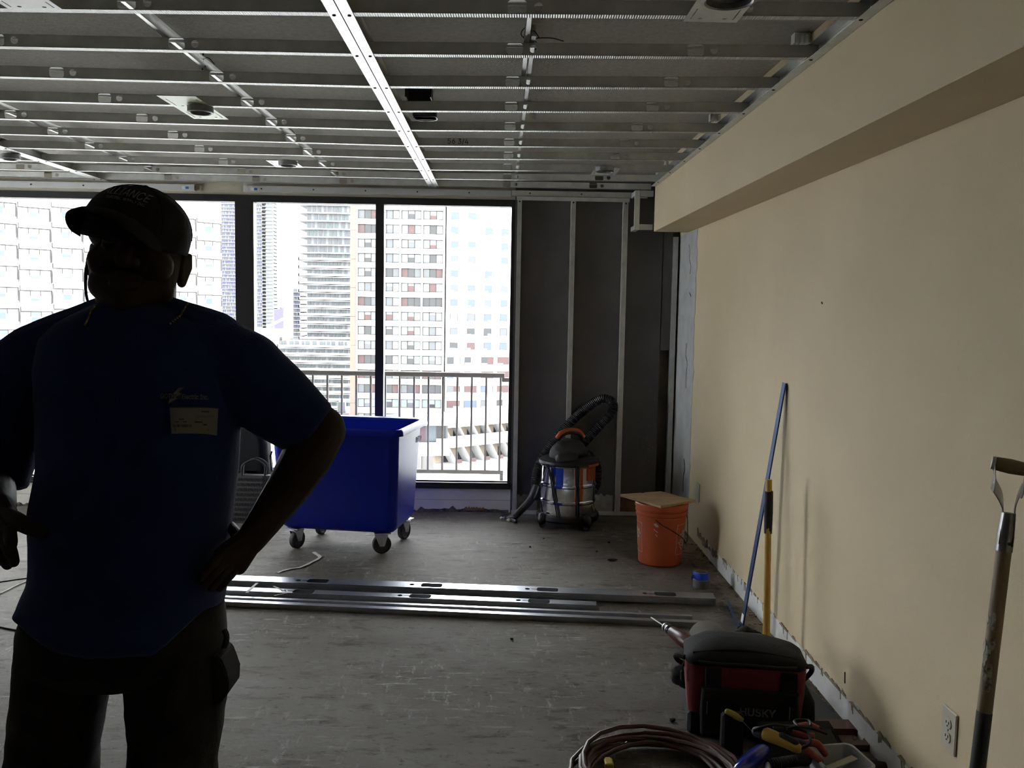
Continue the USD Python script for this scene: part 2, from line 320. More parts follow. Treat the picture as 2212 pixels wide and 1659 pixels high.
def city(name, c, r=.8, sp=.25): return mat(name, c, r, specular_ior_level=sp)
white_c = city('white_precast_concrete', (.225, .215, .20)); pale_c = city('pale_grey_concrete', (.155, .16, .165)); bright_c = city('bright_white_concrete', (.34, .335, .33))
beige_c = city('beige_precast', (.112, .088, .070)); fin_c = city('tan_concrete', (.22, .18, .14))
w_white = city('white_blind_window', (.115, .135, .134), .4); w_dark = city('dark_window', (.020, .020, .021), .25, .3); w_grey = city('grey_window', (.055, .057, .06), .25, .3)
w_maroon = city('maroon_curtain_window', (.055, .030, .030), .5); w_blue = city('blue_blind_window', (.05, .062, .095), .4); w_teal = city('teal_glass', (.06, .072, .075), .25)
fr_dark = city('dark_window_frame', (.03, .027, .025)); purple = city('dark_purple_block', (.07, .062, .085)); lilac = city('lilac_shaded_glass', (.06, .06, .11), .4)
GZ = -46.0
solo('street', 'pale sunlit street level far below the towers', 'street', box(-700, 900, 30, 1600, GZ-1, GZ), mat('pale_street', (.40, .39, .37), .9), kind='structure', smooth=False)

class Face:
    """A facade: o its lower left corner, a its bearing; px, out and z give points on it."""
    def __init__(s, o, ang):
        s.o = np.asarray(o, float); s.u = np.array([math.cos(ang), math.sin(ang), 0]); s.n = np.array([math.sin(ang), -math.cos(ang), 0])
    def box(s, x0, x1, o0, o1, z0, z1):
        b = box(x0, x1, -o1, -o0, z0, z1); T = axes(s.o, s.u, -s.n, np.array([0, 0, 1.0])); b.apply_transform(T); return b
def loc(m, o): return mv(m, -np.asarray(o, float))

# white grid tower on the left
pA = P(-10, 700, Y=115); A = Face((pA[0]-11.5, pA[1]-11.5, 0), math.radians(45))
tA = thing('office_tower', 'white concrete tower with staggered projecting window bays behind the man', 'building', (pA[0], pA[1], GZ))
oA = (pA[0], pA[1], GZ)
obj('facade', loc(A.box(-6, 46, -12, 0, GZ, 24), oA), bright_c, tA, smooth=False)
fh, cw = 2.77, 4.05
for i in range(2, 12):
    for k in range(10):
        zt = P(50, 436+46*k, Y=115)[2]; x = i*cw-1.2
        g = random.Random(i*31+k)
        off = -.35*(i % 2)
        zt += off
        b = obj('window_bay', loc(A.box(x+.08, x+cw-.12, 0, .55, zt-fh+.75, zt-.05), oA), bright_c, tA, smooth=False)
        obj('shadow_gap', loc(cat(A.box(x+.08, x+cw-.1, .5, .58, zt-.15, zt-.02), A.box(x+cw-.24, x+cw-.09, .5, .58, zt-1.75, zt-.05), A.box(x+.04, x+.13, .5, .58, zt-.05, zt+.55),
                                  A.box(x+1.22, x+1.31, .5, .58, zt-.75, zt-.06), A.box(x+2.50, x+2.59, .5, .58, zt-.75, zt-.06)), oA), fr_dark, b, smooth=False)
        h0, h1 = g.choice([(.85, 1.5), (.9, 1.25), (.6, 1.4), (1.1, 1.4)])
        obj('pane', loc(A.box(x+1.38, x+2.36, .5, .565, zt-h1, zt-h0), oA), w_blue if k < 7 and g.random() < .8 else w_grey, b, smooth=False)
        if k >= 5:
            obj('pane', loc(A.box(x+1.34, x+2.48, .5, .567, zt-.62, zt-.12), oA), w_teal, b, smooth=False)

# apartment block with a grid of three-pane windows, and its curved wing
YF_ = 176.0
pF = P(770.6, 668, Y=YF_); Fo = Face((pF[0], YF_, 0), 0.0)
oF = (pF[0], YF_, GZ)
tF = thing('apartment_block', 'cream apartment block with rows of three-pane windows seen through the right windows', 'building', oF)
cwF = 46.4*YF_/FPX
zrows = [P(860, 454+31.4*k, Y=YF_)[2] for k in range(-2, 15)]
hW = 18.6*YF_/FPX
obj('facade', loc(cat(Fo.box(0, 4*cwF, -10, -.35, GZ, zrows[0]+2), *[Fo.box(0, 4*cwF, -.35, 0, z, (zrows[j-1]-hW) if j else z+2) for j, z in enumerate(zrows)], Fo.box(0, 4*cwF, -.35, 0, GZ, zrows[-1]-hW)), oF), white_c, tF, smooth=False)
for i in range(5):
    obj('pier', loc(Fo.box(i*cwF-.2, i*cwF+.2, -.35, .25, GZ, zrows[0]+2), oF), white_c, tF, smooth=False)
g = random.Random(4)
for k, z in enumerate(zrows):
    allred = k in (6, 8, 13, 14)
    for i in range(4):
        x0, x1 = i*cwF+.22, (i+1)*cwF-.22; w3 = (x1-x0)/3
        wn = obj('window', loc(cat(Fo.box(x0, x1, -.34, -.2, z-hW, z-hW+.10), *[Fo.box(x0+j*w3-.07, x0+j*w3+.07, -.34, -.2, z-hW, z) for j in range(4)], Fo.box(x0, x1, -.34, -.2, z-.1, z)), oF), fr_dark, tF, smooth=False)
        red = allred and g.random() < .8 or g.random() < .12
        for j in range(3):
            m_ = (w_dark if j == 1 else g.choice([w_maroon, w_maroon, w_grey, w_dark])) if red else (g.choice([w_dark, w_maroon, w_grey, w_dark]) if j == 1 else w_white)
            obj('pane', loc(Fo.box(x0+j*w3+.05, x0+(j+1)*w3-.05, -.34, -.26, z-hW+.1, z), oF), m_, wn, smooth=False)
            if j == 1 and not red and g.random() < .6:
                obj('blind', loc(Fo.box(x0+j*w3+.05, x0+(j+1)*w3-.05, -.26, -.24, z-hW*g.uniform(.3, .6), z), oF), w_white, wn, smooth=False)
tE = thing('pier_wall', 'beige windowless end wall between the balcony tower and the apartment block', 'building', (pF[0]-1, YF_, GZ))
oE = (pF[0]-1, YF_, GZ)
xe0, xe1 = P(757.5, 668, Y=YF_)[0], pF[0]-.2
for k in range(13):
    z1 = P(765, 436+62*k, Y=YF_)[2]; z0 = P(765, 436+62*(k+1), Y=YF_)[2] if k < 12 else GZ
    obj('panel', loc(box(xe0, xe1, YF_-.6, YF_+10, max(z0, GZ)+.06, z1), oE), beige_c, tE, smooth=False)
    if z0 <= GZ: break
obj('backing', loc(box(xe0+.1, xe1-.1, YF_-.4, YF_+9, GZ, P(765, 436, Y=YF_)[2]), oE), fin_c, tE, smooth=False)

tG = thing('curved_tower_wing', 'bright white curved tower wing with small square windows at the right of the view', 'building', (pF[0]+4*cwF, YF_, GZ))
oG = np.array([pF[0]+4*cwF, YF_, GZ])
o = np.array([pF[0]+4*cwF+.5, YF_, 0.0]); ZG = P(958, 925, Y=166)[2]+1.75
for i in range(8):
    a = math.radians([8, 14, 20, 25, 30, 34, 38, 42][i]); G = Face(o, a); wG = 3.45
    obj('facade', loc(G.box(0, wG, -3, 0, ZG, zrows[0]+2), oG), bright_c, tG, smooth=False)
    for k, z in enumerate(zrows[:-1]):
        gg = random.Random(100*i+k); wide = k > 11
        if z-1.8 < ZG: continue
        x0 = .45 if wide else .9; x1 = 2.9 if wide else 2.35
        zh = z-.15
        wn = obj('window', loc(cat(G.box(x0-.06, x0, -.01, .05, zh-1.5, zh), G.box(x1, x1+.06, -.01, .05, zh-1.5, zh), G.box(x0, x1, -.01, .04, zh-.05, zh)), oG), fr_dark if wide or k > 8 else pale_c, tG, smooth=False)
        m_ = gg.choice([w_grey, w_maroon, w_blue, w_dark]) if (wide or k > 9) else gg.choice([w_blue, w_blue, w_grey, w_white])
        obj('pane', loc(G.box(x0, x0+(x1-x0)*.5, -.01, .03, zh-1.5+(.5*gg.random()), zh-.05), oG), m_, wn, smooth=False)
        obj('pane', loc(G.box(x0+(x1-x0)*.5, x1, -.01, .03, zh-1.5+(.5*gg.random()), zh-.05), oG), gg.choice([m_, w_white, w_maroon]) if wide else m_, wn, smooth=False)
    o = o+wG*G.u
# terraced foot of the wing: dark recesses between slanting fins
tT = thing('terraced_podium', 'white stepped podium with slanting fins and recessed terraces below the curved wing', 'building', (pF[0]+15, 168, GZ))
oT = np.array([pF[0]+15, 168, GZ])
p0 = P(958, 926, Y=166); T1 = Face((p0[0], p0[1], 0), math.radians(40))
def slant(F, x, lean, o0, o1, z0, z1, w):
    m = F.box(x, x+w, o0, o1, z0, z1)
    m.vertices += F.u*(np.where(np.abs(m.vertices[:, 2]-z0) < .01, lean, 0.0))[:, None]
    return m
for r in range(2):
    px0 = [(958, 925), (966, 968)][r]
    q = P(*px0, Y=166-3*r); F_ = Face((q[0], q[1], 0), math.radians(38)); z1 = q[2]; z0 = z1-3.1
    obj('terrace_floor', loc(F_.box(-1, 30, -3, .4, z0-1.1, z0), oT), bright_c, tT, smooth=False)
    obj('terrace_roof', loc(F_.box(-1, 30, -3, .3, z1, z1+1.6), oT), bright_c, tT, smooth=False)
    obj('recess_wall', loc(F_.box(-1, 30, -3.2, -2.4, z0, z1), oT), fin_c, tT, smooth=False)
    for k in range(9):
        obj('fin', loc(slant(F_, k*3.3, 1.9, -2.4, .3, z0, z1, .38), oT), bright_c, tT, smooth=False)
        obj('terrace_door', loc(F_.box(k*3.3+.6, k*3.3+1.9, -2.4, -2.3, z0, z1-.4), oT), w_dark if (k+r) % 3 else w_teal, tT, smooth=False)
        obj('parapet', loc(F_.box(k*3.3+1.9, k*3.3+3.3, .1, .2, z0, z0+.75), oT), w_maroon, tT, smooth=False)
q = P(900, 936, Y=160); F_ = Face((q[0]-2, 161, 0), math.radians(12))
obj('front_terrace', loc(cat(F_.box(-6, 8, -3, .4, q[2]-4.4, q[2]-2.2), F_.box(-6, 8, -3, .3, q[2]+1.2, q[2]+3.0), F_.box(-6, 8, -.2, 0, q[2]-2.2, q[2]-2.0)), oT), bright_c, tT, smooth=False)
obj('front_recess', loc(F_.box(-6, 8, -3, -2, q[2]-2.2, q[2]+1.2), oT), w_grey, tT, smooth=False)
for k in range(7):
    obj('terrace_window', loc(F_.box(-5.8+k*1.95, -5.8+k*1.95+1.7, -2, -1.9, q[2]-2, q[2]+1.0), oT), (w_dark, w_maroon, w_teal)[k % 3], tT, smooth=False)
qq = P(1000, 985, Y=150)
obj('podium_roof', loc(box(qq[0]-24, qq[0]+40, 95, 158, GZ, qq[2]-4), oT), bright_c, tT, smooth=False)

# slab-balcony tower, its lower neighbour and the far tower
def slabs(name, label, px0, px1, Y, row0, pitch, n, depth, solid_from, left_open, seed, edge_m, glass_ms):
    x0, x1 = P(px0, 668, Y=Y)[0], P(px1, 668, Y=Y)[0]; h = pitch*Y/FPX
    o_ = (x0, Y, GZ); t = thing(name, label, 'building', o_); g = random.Random(seed); pan = {m: [] for m in glass_ms}
    ztop = P(700, row0, Y=Y)[2]
    obj('core', loc(box(x0+left_open, x1, Y+2.0, Y+14, GZ, ztop+h*.8), o_), pale_c, t, smooth=False)
    for k in range(n):
        z = ztop-k*h
        sol = k >= solid_from
        obj('floor_slab', loc(box(x0, x1, Y, Y+14, z-.12*h, z+(.34*h if sol else .06*h)) if not sol else cat(box(x0, x1, Y, Y+14, z-.12*h, z+.06*h), box(x0, x1, Y, Y+.25, z, z+.38*h), box(x0, x0+.25, Y, Y+8, z, z+.38*h)), o_), edge_m, t, smooth=False)
        x = x0+left_open+.2
        while x < x1-.5:
            w = g.choice([.7, 1.0, 1.3]); pan[g.choice(glass_ms)].append(box(x, min(x+w, x1), Y+1.86, Y+2.05, z+.06*h, z+.86*h)); x += w+g.choice([.25, .5, 1.1])
        if not sol:
            for q in range(int((x1-x0)/1.4)):
                pan[glass_ms[-1]].append(box(x0+q*1.4+.1, x0+q*1.4+.18, Y+.1, Y+.2, z, z+.4*h))
    for m_, b in pan.items():
        if b: obj('window_panel', loc(cat(*b), o_), m_, t, smooth=False, kind='stuff')
    return t
slabs('balcony_tower', 'tall tower with white balcony slabs on every floor left of the beige end wall', 645, 757, 320, 442, 16.9, 20, 2, 7, 2.6, 1, pale_c, [w_grey, w_grey, w_teal])
slabs('terrace_building', 'lower white building with long banded balconies under the balcony tower', 598, 757, 300, 752, 16.4, 16, 2, 0, .5, 2, white_c, [w_grey, w_teal])
slabs('far_tower', 'distant lilac tower of many thin floors beside the wide window post', 476, 566, 740, 436, 7.45, 40, 2, 99, 1, 3, pale_c, [lilac, lilac, w_grey])
slabs('far_tower_wing', 'pale wing along the right side of the distant lilac tower', 566.6, 590, 740, 440, 7.45, 40, 2, 99, 3, 4, white_c, [pale_c, w_white])
slabs('framed_midrise', 'small midrise frame building at the left foot of the balcony tower', 628, 646, 345, 632, 8.6, 12, 2, 99, .5, 5, pale_c, [lilac, w_grey])
qa, qb = P(592, 668, Y=600), P(612, 698, Y=600)
solo('distant_block', 'small dark purple block between the far tower and the balcony tower', 'building', cat(box(qa[0], qb[0], 600, 620, GZ, qa[2]), box(qa[0]+3, qb[0]-2, 603, 610, qa[2], qa[2]+1.5)), purple, (qa[0], 600, GZ), smooth=False)
q0, q1 = P(578, 706, Y=500), P(626, 682, Y=500)
solo('white_skybridge', 'white slanting roof truss in front of the dark purple block', 'bridge', cat(tube([q0, (q0+q1)/2, q1], [1.1, .9, .8], 6), box(q0[0]-10, q1[0]+2, 498, 512, GZ, q0[2]-1), cyl((q1[0], 500, GZ), q1, .8, 8)), white_c, (q0[0], 500, GZ), smooth=False)
q0 = P(560, 728, Y=420)
lowm = []
for k in range(14):
    x = P(556+7*k, 700, Y=420)[0]; zt = P(600, 722+rng.random()*16, Y=420)[2]
    lowm.append(box(x, x+1.6+rng.random()*2, 420+rng.random()*12, 440, GZ, zt))
solo('low_rooftops', 'jumble of low pale rooftops beyond the terrace building', 'building', cat(*lowm), white_c, (q0[0], 420, GZ), smooth=False)
q0 = P(737, 878, Y=225); 
hv = thing('rooftop_unit', 'grey rooftop ventilation unit low between the railing bars', 'ventilation unit', (q0[0], 225, GZ))
obj('roof_base', box(-1.6, 2.2, -1, 9, 0, q0[2]-1.6-GZ), purple, hv, smooth=False)
obj('fan_housing', cbox(-1, 1, 0, 1.8, q0[2]-1.6-GZ, q0[2]+1.2-GZ, .15), w_grey, hv)
obj('fan_cowl', lathe([(.75, 0), (.75, .5), (.5, .6)], (0, .9, q0[2]+1.2-GZ), 16), pale_c, hv)

# ---------------------------------------------------------------- ceiling framing
ZB = 2.36
mid = [2.668, 3.088, 3.518, 3.94, 4.362, 4.774, 5.172, 5.590, 5.985, 6.345]
rgt = [2.625, 3.040, 3.451, 3.866, 4.293, 4.705, 5.095, 5.519, 5.930, 6.335]
lft = [2.720, 3.115, 3.524, 3.934, 4.322, 4.711, 5.117, 5.564, 5.950, 6.312]; lfx = [-1.489, -1.709, -1.936, -2.165, -2.381, -2.598, -2.824, -3.073, -3.288, -3.490]
ordn = ['tenth', 'ninth', 'eighth', 'seventh', 'sixth', 'fifth', 'fourth', 'third', 'second', 'first']
for k in (2.24, 1.83, 1.42):                     # just above the frame, still part of the run
    mid.insert(0, k); rgt.insert(0, k-.03); lft.insert(0, k+.04); lfx.insert(0, -1.3)
ordn = ['thirteenth', 'twelfth', 'eleventh']+ordn
def slot(x, z, w, h): return sg.box(x-w/2+h/2, z-h/2, x+w/2-h/2, z+h/2).buffer(h/2*.5, 3).buffer(h/2*.5, 3)
TX = axes((0, 0, 0), (1, 0, 0), (0, 0, 1), (0, -1, 0))
def c_stud(L, W=.041, F=.033, holes=(), t=.0014):
    """Length along x from 0, web upright at y=0, flanges to +y."""
    web = sg.box(0, 0, L, W)
    for h in holes: web = web.difference(h)
    return mv(extr(web, t, TX.copy()), (0, t, 0)), cat(box(0, L, 0, F, 0, t), box(0, L, F-t, F, t, .007), box(0, L, 0, .004, t, t+.001)), cat(box(0, L, 0, F, W-t, W), box(0, L, F-t, F, W-.007, W-t))
def stud_run(x0, y0, x1, y1, label, hole0, group, z=ZB):
    L = math.hypot(x1-x0, y1-y0); a = math.atan2(y1-y0, x1-x0)
    hs = []; x = hole0-x0
    while x > .15: x -= .61
    while x < L-.1:
        if x > .1: hs += [sg.Point(x, .0205).buffer(.0125, 5), slot(x-.062, .0205, .055, .019)]
        x += .61
    web, bot, top = c_stud(L, holes=hs)
    s = thing('ceiling_stud', label, 'ceiling stud', (x0, y0, z), a, group)
    obj('web', web, galv, s, smooth=False); obj('bottom_flange', bot, knurl, s, smooth=False); obj('top_flange', top, galv, s, smooth=False)
    return s
XS, XS2 = -.480, -2.824
for i in range(13):
    ys = mid[i]+(mid[i]-rgt[i])*.5
    yl = lft[i]+(lft[i]-ys)*(XS2-lfx[i])/(lfx[i]-XS)
    stud_run(XS+.003, ys, SX-.004, rgt[i], f'{ordn[i]} steel ceiling stud from the windows, right bay beside the bulkhead', .10, 'ceiling studs of the right bay')
    if i > 1: stud_run(XS2+.003, yl, XS-.003, ys, f'{ordn[i]} steel ceiling stud from the windows, bay left of the double track', -1.05, 'ceiling studs of the middle bay')
    if i > 6: stud_run(XL+.02, yl, XS2-.003, yl, f'{ordn[i]} steel ceiling stud from the windows, leftmost bay', -3.1, 'ceiling studs of the left bay')
def track(label, x, side, y0, y1, ys):
    """Runner along y: web at x, flanges to the side."""
    t_ = thing('ceiling_track', label, 'ceiling track', (x, y0, ZB-.003))
    e = .036*side; L = y1-y0
    obj('bottom_flange', box(min(0, e), max(0, e), 0, L, 0, .0014), galv if abs(x-SX) < .1 else steel, t_, smooth=False)
    obj('web', cat(box(min(0, .0014*side), max(0, .0014*side), 0, L, 0, .047), *[box(min(0, .003*side), max(0, .003*side), 0, L, z_, z_+.004) for z_ in (.012, .022, .032)]), steel, t_, smooth=False)
    obj('top_flange', box(min(0, e), max(0, e), 0, L, .0456, .047), galv, t_, smooth=False)
    for y in ys:
        obj('screw', lathe([(.0058, .0), (.0055, -.002), (.003, -.003)], (e*.62, y+.017-y0, 0), 10), black_metal, t_)
track('bright track of the double runner, right half, under the ceiling studs', XS+.0003, 1, 1.2, 6.44, [m+(m-r)*.5 for m, r in zip(mid, rgt)])
track('bright track of the double runner, left half, under the ceiling studs', XS-.0003, -1, 1.2, 6.44, [m+(m-r)*.5 for m, r in zip(mid, rgt)])
track('track along the bulkhead face holding the right ends of the studs', SX-.0005, -1, 1.2, 6.15, rgt)
track('leftmost double runner near the windows, right half', XS2+.0003, 1, 3.4, 6.44, lft[5:])
track('leftmost double runner near the windows, left half', XS2-.0003, -1, 3.4, 6.44, lft[5:])
def channel(label, x, y0, y1, z=2.4035):
    c = solo('carrying_channel', label, 'ceiling channel', cat(box(x-.008, x+.008, y0, y1, z, z+.0014), box(x-.008, x-.0066, y0, y1, z, z+.038), box(x-.008, x+.008, y0, y1, z+.0366, z+.038)), steel, (x, y0, z), smooth=False)
channel('steel channel crossing above the studs left of the double runner', -1.150, 1.2, 6.42)
channel('steel channel above the studs at the far left near the windows', -2.392, 3.0, 6.42)
channel('near steel channel above the studs in the right bay, overlapped end', .078, 1.2, 3.62)
channel('far steel channel above the studs in the right bay, running to the windows', .099, 3.02, 6.42)
def hang(label, px, py, seedn):
    q = P(px, py, Z=2.44); g = random.Random(seedn)
    m = [cyl((q[0], q[1], 2.40), (q[0]+.004, q[1], SLAB), .0022, 6)]
    pts = [q+np.array([.012*math.cos(k*1.3), .03*math.sin(k*.9)*g.random(), -.03+.012*k]) for k in range(6)]
    m.append(tube(pts, .0017, 6, 5)); m.append(tube([q, q+[.03, -.02, .0], q+[.05, -.01, -.02]], .0017, 6, 4))
    solo('hanger_wire', label, 'wire', cat(*m), wire_b, tuple(q))
hang('twisted black hanger wire beside the left channel', 437, 128, 1)
hang('twisted black hanger wire at the middle of the left channel', 617, 280, 2)
hang('black hanger wire with knots along the near channel of the right bay', 1133, 70, 3)
qs = [P(*p, Z=2.42) for p in ((1147, 83), (1158, 90), (1160, 104), (1150, 106), (1148, 96), (1158, 84), (1175, 82), (1195, 83), (1217, 89))]
solo('loose_wire', 'loose curling black wire right of the overlapped channel', 'wire', tube(qs, .002, 6, 6), wire_b, tuple(qs[0]))

# light mounting plates
def plate(label, pts, m_, ring_at=None, r=.055, rm=dark_ring, slots=True):
    q = [P(*p, Z=ZB-.006) for p in pts]; x0, x1 = (q[0][0]+q[3][0])/2, (q[1][0]+q[2][0])/2; y0, y1 = (q[0][1]+q[1][1])/2, (q[2][1]+q[3][1])/2     # near left, near right, far right, far left
    c = np.array([(x0+x1)/2, (y0+y1)/2, ZB-.006]); w, h = (x1-x0)/2, (y1-y0)/2
    t_ = thing('light_mounting_plate', label, 'light mounting plate', tuple(c))
    pl = sg.box(-w, -h, w, h); rc = None
    if ring_at is not None:
        rq = P(*ring_at, Z=ZB-.02)-c; rc = (rq[0], rq[1]); pl = pl.difference(sg.Point(rc).buffer(r*.8))
    for sx in (-1, 1):
        pl = pl.difference(sg.Point(sx*w*.45, -h*.2).buffer(.006)).difference(sg.Point(sx*w*.45, h*.8).buffer(.006)).difference(sg.box(sx*w*.78-.002, -h*.75, sx*w*.78+.002, -h*.2)).difference(sg.box(sx*w*.78-.002, h*.3, sx*w*.78+.002, h*.85))
    obj('plate', extr(pl, .0015), m_, t_, smooth=False)
    if rc is not None:
        prof = [(r*.8, 0), (r*.8, -.026), (r*.86, -.03), (r, -.026), (r, -.002), (r*1.05, 0)]
        obj('collar', lathe(prof, (*rc, 0), 28), rm, t_)
        obj('cover', lathe([(r*.8, -.012), (.001, -.012)][::-1]+[(r*.8, -.009)], (*rc, 0), 24), rm, t_)
    return t_
plate('white light mounting plate at the top left corner of the ceiling', ((-90, -30), (30, -30), (163, 20), (45, 20)), white_plate)
plate('pale lime light mounting plate with a dark round collar, left of the channel', ((348, 207), (428, 208), (487, 257), (412, 258)), lime_plate, (433, 237))
plate('white light mounting plate with dark collar near the windows', ((571, 346), (632, 348), (660, 362), (600, 362)), white_plate, (622, 353))
plate('grey light mounting plate near the bulkhead at the top of the ceiling', ((1528, -40), (1655, -40), (1600, 48), (1478, 48)), galv, (1575, -8), .075)
plate('small galvanized light plate near the back right corner', ((1284, 363), (1340, 363), (1330, 378), (1277, 378)), galv, (1306, 366))
plate('light plate at the far left edge under the leftmost runner', ((-90, 330), (-20, 331), (34, 350), (-40, 349)), white_plate, (22, 339))
# things fixed to the slab
q = P(905, 205, Z=2.44); w = .10
br = thing('slab_bracket', 'black U-shaped bracket fixed to the concrete slab right of the double runner', 'bracket', (q[0], q[1], SLAB))
obj('base', box(-.055, .055, -.04, .055, -.004, 0), pen, br, smooth=False)
for s_ in (-1, 1): obj('side', box(s_*.055-.003, s_*.055+.003, -.04, .055, -.045, 0), pen, br, smooth=False)
obj('lip', box(-.055, .055, .05, .055, -.055, 0), pen, br, smooth=False)
q = P(918, 248, Z=2.43)
jb = thing('junction_box', 'open dark junction box with wires on the slab', 'junction box', (q[0], q[1], SLAB))
obj('housing', cat(box(-.055, .055, -.05, .05, -.006, 0), box(-.055, -.052, -.05, .05, -.05, 0), box(.052, .055, -.05, .05, -.05, 0), box(-.055, .055, -.05, -.047, -.05, 0), box(-.055, .055, .047, .05, -.05, 0)), black_metal, jb, smooth=False)
obj('ring', tube([(-.052, -.03, -.052), (0, -.045, -.056), (.052, -.03, -.052), (.052, .04, -.052), (0, .05, -.056), (-.045, .045, -.052), (-.055, 0, -.05)], .0022, 6, 5), zinc, jb)
for k in range(4): obj('wire', tube([(-.03+.018*k, 0, -.008), (-.02+.014*k, .01*(-1)**k, -.035), (-.028+.02*k, .02, -.022)], .0028, 6, 5), wire_b, jb)
for i, (px, py, lb) in enumerate([(1730, 88, 'ribbed clip on the slab at the bulkhead, nearest'), (1545, 257, 'ribbed clip on the slab at the bulkhead, middle'), (1446, 353, 'ribbed clip on the slab at the bulkhead, farthest')]):
    q = P(px, py, Z=2.445)
    c = thing('slab_clip', lb, 'clip', (q[0], q[1], SLAB), group='clips along the bulkhead')
    obj('plate', box(-.028, .028, -.02, .02, -.006, 0), galv, c, smooth=False)
    for k in range(4): obj('rib', box(-.028+.016*k, -.022+.016*k, -.02, .02, -.034, -.006), galv, c, smooth=False)
fl = P(1152, 250, Z=ZB)
solo('steel_strap', 'small flat steel strap bent down beside the right bay channel', 'strap', cat(box(fl[0]-.013, fl[0]+.013, fl[1]-.12, fl[1]+.10, ZB+.043, ZB+.0445), box(fl[0]-.013, fl[0]+.013, fl[1]+.098, fl[1]+.10, ZB+.005, ZB+.0445)), galv, (fl[0], fl[1], ZB+.005), smooth=False)
# marker note on a stud web
k = 12-4
tp = P(966, 278, Y=mid[8])
nt = text('56 3/4', .026, .0006); nt.apply_transform(axes((tp[0], mid[7]-.003 if False else tp[1]-.0025, ZB+.007), (1, 0, 0), (0, 0, 1), (0, -1, 0)))
solo('marker_note', 'handwritten black marker numbers on a ceiling stud web', 'marking', nt, pen, tuple(tp), smooth=False)

# runner pieces fixed along the window header
def header_track(label, x0, x1, z0, z1, m_, st=None, y=D):
    t_ = thing('header_track', label, 'steel track', ((x0+x1)/2, y, z0)); c = (x0+x1)/2
    obj('web', box(x0-c, x1-c, -.034, -.032, 0, z1-z0), m_, t_, smooth=False)
    obj('flange', box(x0-c, x1-c, -.032, 0, 0, .0015), m_, t_, smooth=False); obj('flange', box(x0-c, x1-c, -.032, 0, z1-z0-.0015, z1-z0), m_, t_, smooth=False)
    n = int((x1-x0)/.37)
    for k in range(n):
        obj('screw', rot(lathe([(.006, 0), (.005, .002)], n=10), math.pi/2, (1, 0, 0)), black_metal, t_) if False else obj('screw', cyl((x0-c+.13+.37*k, -.034, (z1-z0)*.5), (x0-c+.13+.37*k, -.0365, (z1-z0)*.5), .0055, 10), black_metal, t_)
    if st is not None:
        a = st-c
        obj('sticker', box(a-.027, a+.027, -.0346, -.034, .008, .030), sticker_w, t_, smooth=False)
        b_ = obj('sticker', box(a-.002, a+.022, -.0352, -.0346, .010, .028), sticker_b, t_, smooth=False)
xa, xb = P(423, 403, Y=D)[0], P(528, 405, Y=D)[0]
white_galv = mat('dull_white_galvanized', (.60, .60, .58), .5, .35)
header_track('left pale track on the window header with a blue sticker at its end', XL+.02, xa, 2.304, 2.348, white_galv, xa-.06)
header_track('right pale track on the window header with a blue sticker at its end', xb, .07, 2.304, 2.348, white_galv, xb+.08)
header_track('steel track above the black sheathing, running to the bulkhead framing', .075, 1.05, 2.312, 2.350, galv)

# wall framing over the black sheathing
tt = thing('wall_track', 'horizontal steel top track over the black sheathing', 'wall track', (.5, D, 2.283))
obj('web', box(-.39, .42, -.045, -.0005, .022, .024), galv, tt, smooth=False); obj('face', box(-.39, .42, -.0465, -.045, -.004, .024), galv, tt, smooth=False)
tb = thing('wall_track', 'steel bottom track on the floor under the black sheathing', 'wall track', (.6, D, 0))
obj('web', box(-.49, .66, -.05, -.020, .0, .0015), galv, tb, smooth=False); obj('face', box(-.49, .66, -.0515, -.050, 0, .03), galv, tb, smooth=False)
for i, (a, b, lb) in enumerate([(.117, .148, 'upright steel stud at the window jamb'), (.501, .535, 'upright steel stud behind the vacuum hose'), (.876, .912, 'upright steel stud between the vacuum and the bucket'), (1.250, 1.285, 'upright steel stud in the far right corner')]):
    s = thing('wall_stud', lb, 'wall stud', (a, D-.045 if i < 3 else D-.02, .002))
    ht = 2.28 if i < 3 else 2.04
    w = b-a
    obj('flange', box(0, w, 0, .0015, 0, ht), galv, s, smooth=False)
    obj('web', box(0, .0015, 0, .040, 0, ht), galv, s, smooth=False)
    obj('groove', cat(box(w*.30, w*.36, -.0012, 0, 0, ht), box(w*.62, w*.68, -.0012, 0, 0, ht)), steel, s, smooth=False)
    if i < 3: obj('screw', cyl((w/2, 0, ht-.012), (w/2, -.003, ht-.012), .006, 10), black_metal, s)
sf = thing('bulkhead_framing', 'small open steel frame at the back end of the bulkhead', 'framing', (1.0, 6.25, 2.07))
def SF(*b): return loc(box(*b), (1.0, 6.25, 2.07))
for nm, b in [('upright', (.932, .966, 6.24, 6.272, 2.07, 2.34)), ('rail', (.967, SX-.001, 6.24, 6.272, 2.30, 2.34)), ('rail', (.967, SX-.001, 6.24, 6.272, 2.07, 2.108)), ('side_rail', (.932, .966, 6.273, D-.047, 2.306, 2.34)),
              ('side_rail', (.932, .966, 6.273, D-.047, 2.07, 2.10))]:
    obj(nm, SF(*b), mat('pale_galvanized', (.55, .55, .53), .5, .4) if nm == 'rail' and not stage.GetPrimAtPath('/World/Looks/pale_galvanized') else UsdShade.Material.Get(stage, '/World/Looks/pale_galvanized') if stage.GetPrimAtPath('/World/Looks/pale_galvanized') else galv, sf, smooth=False)
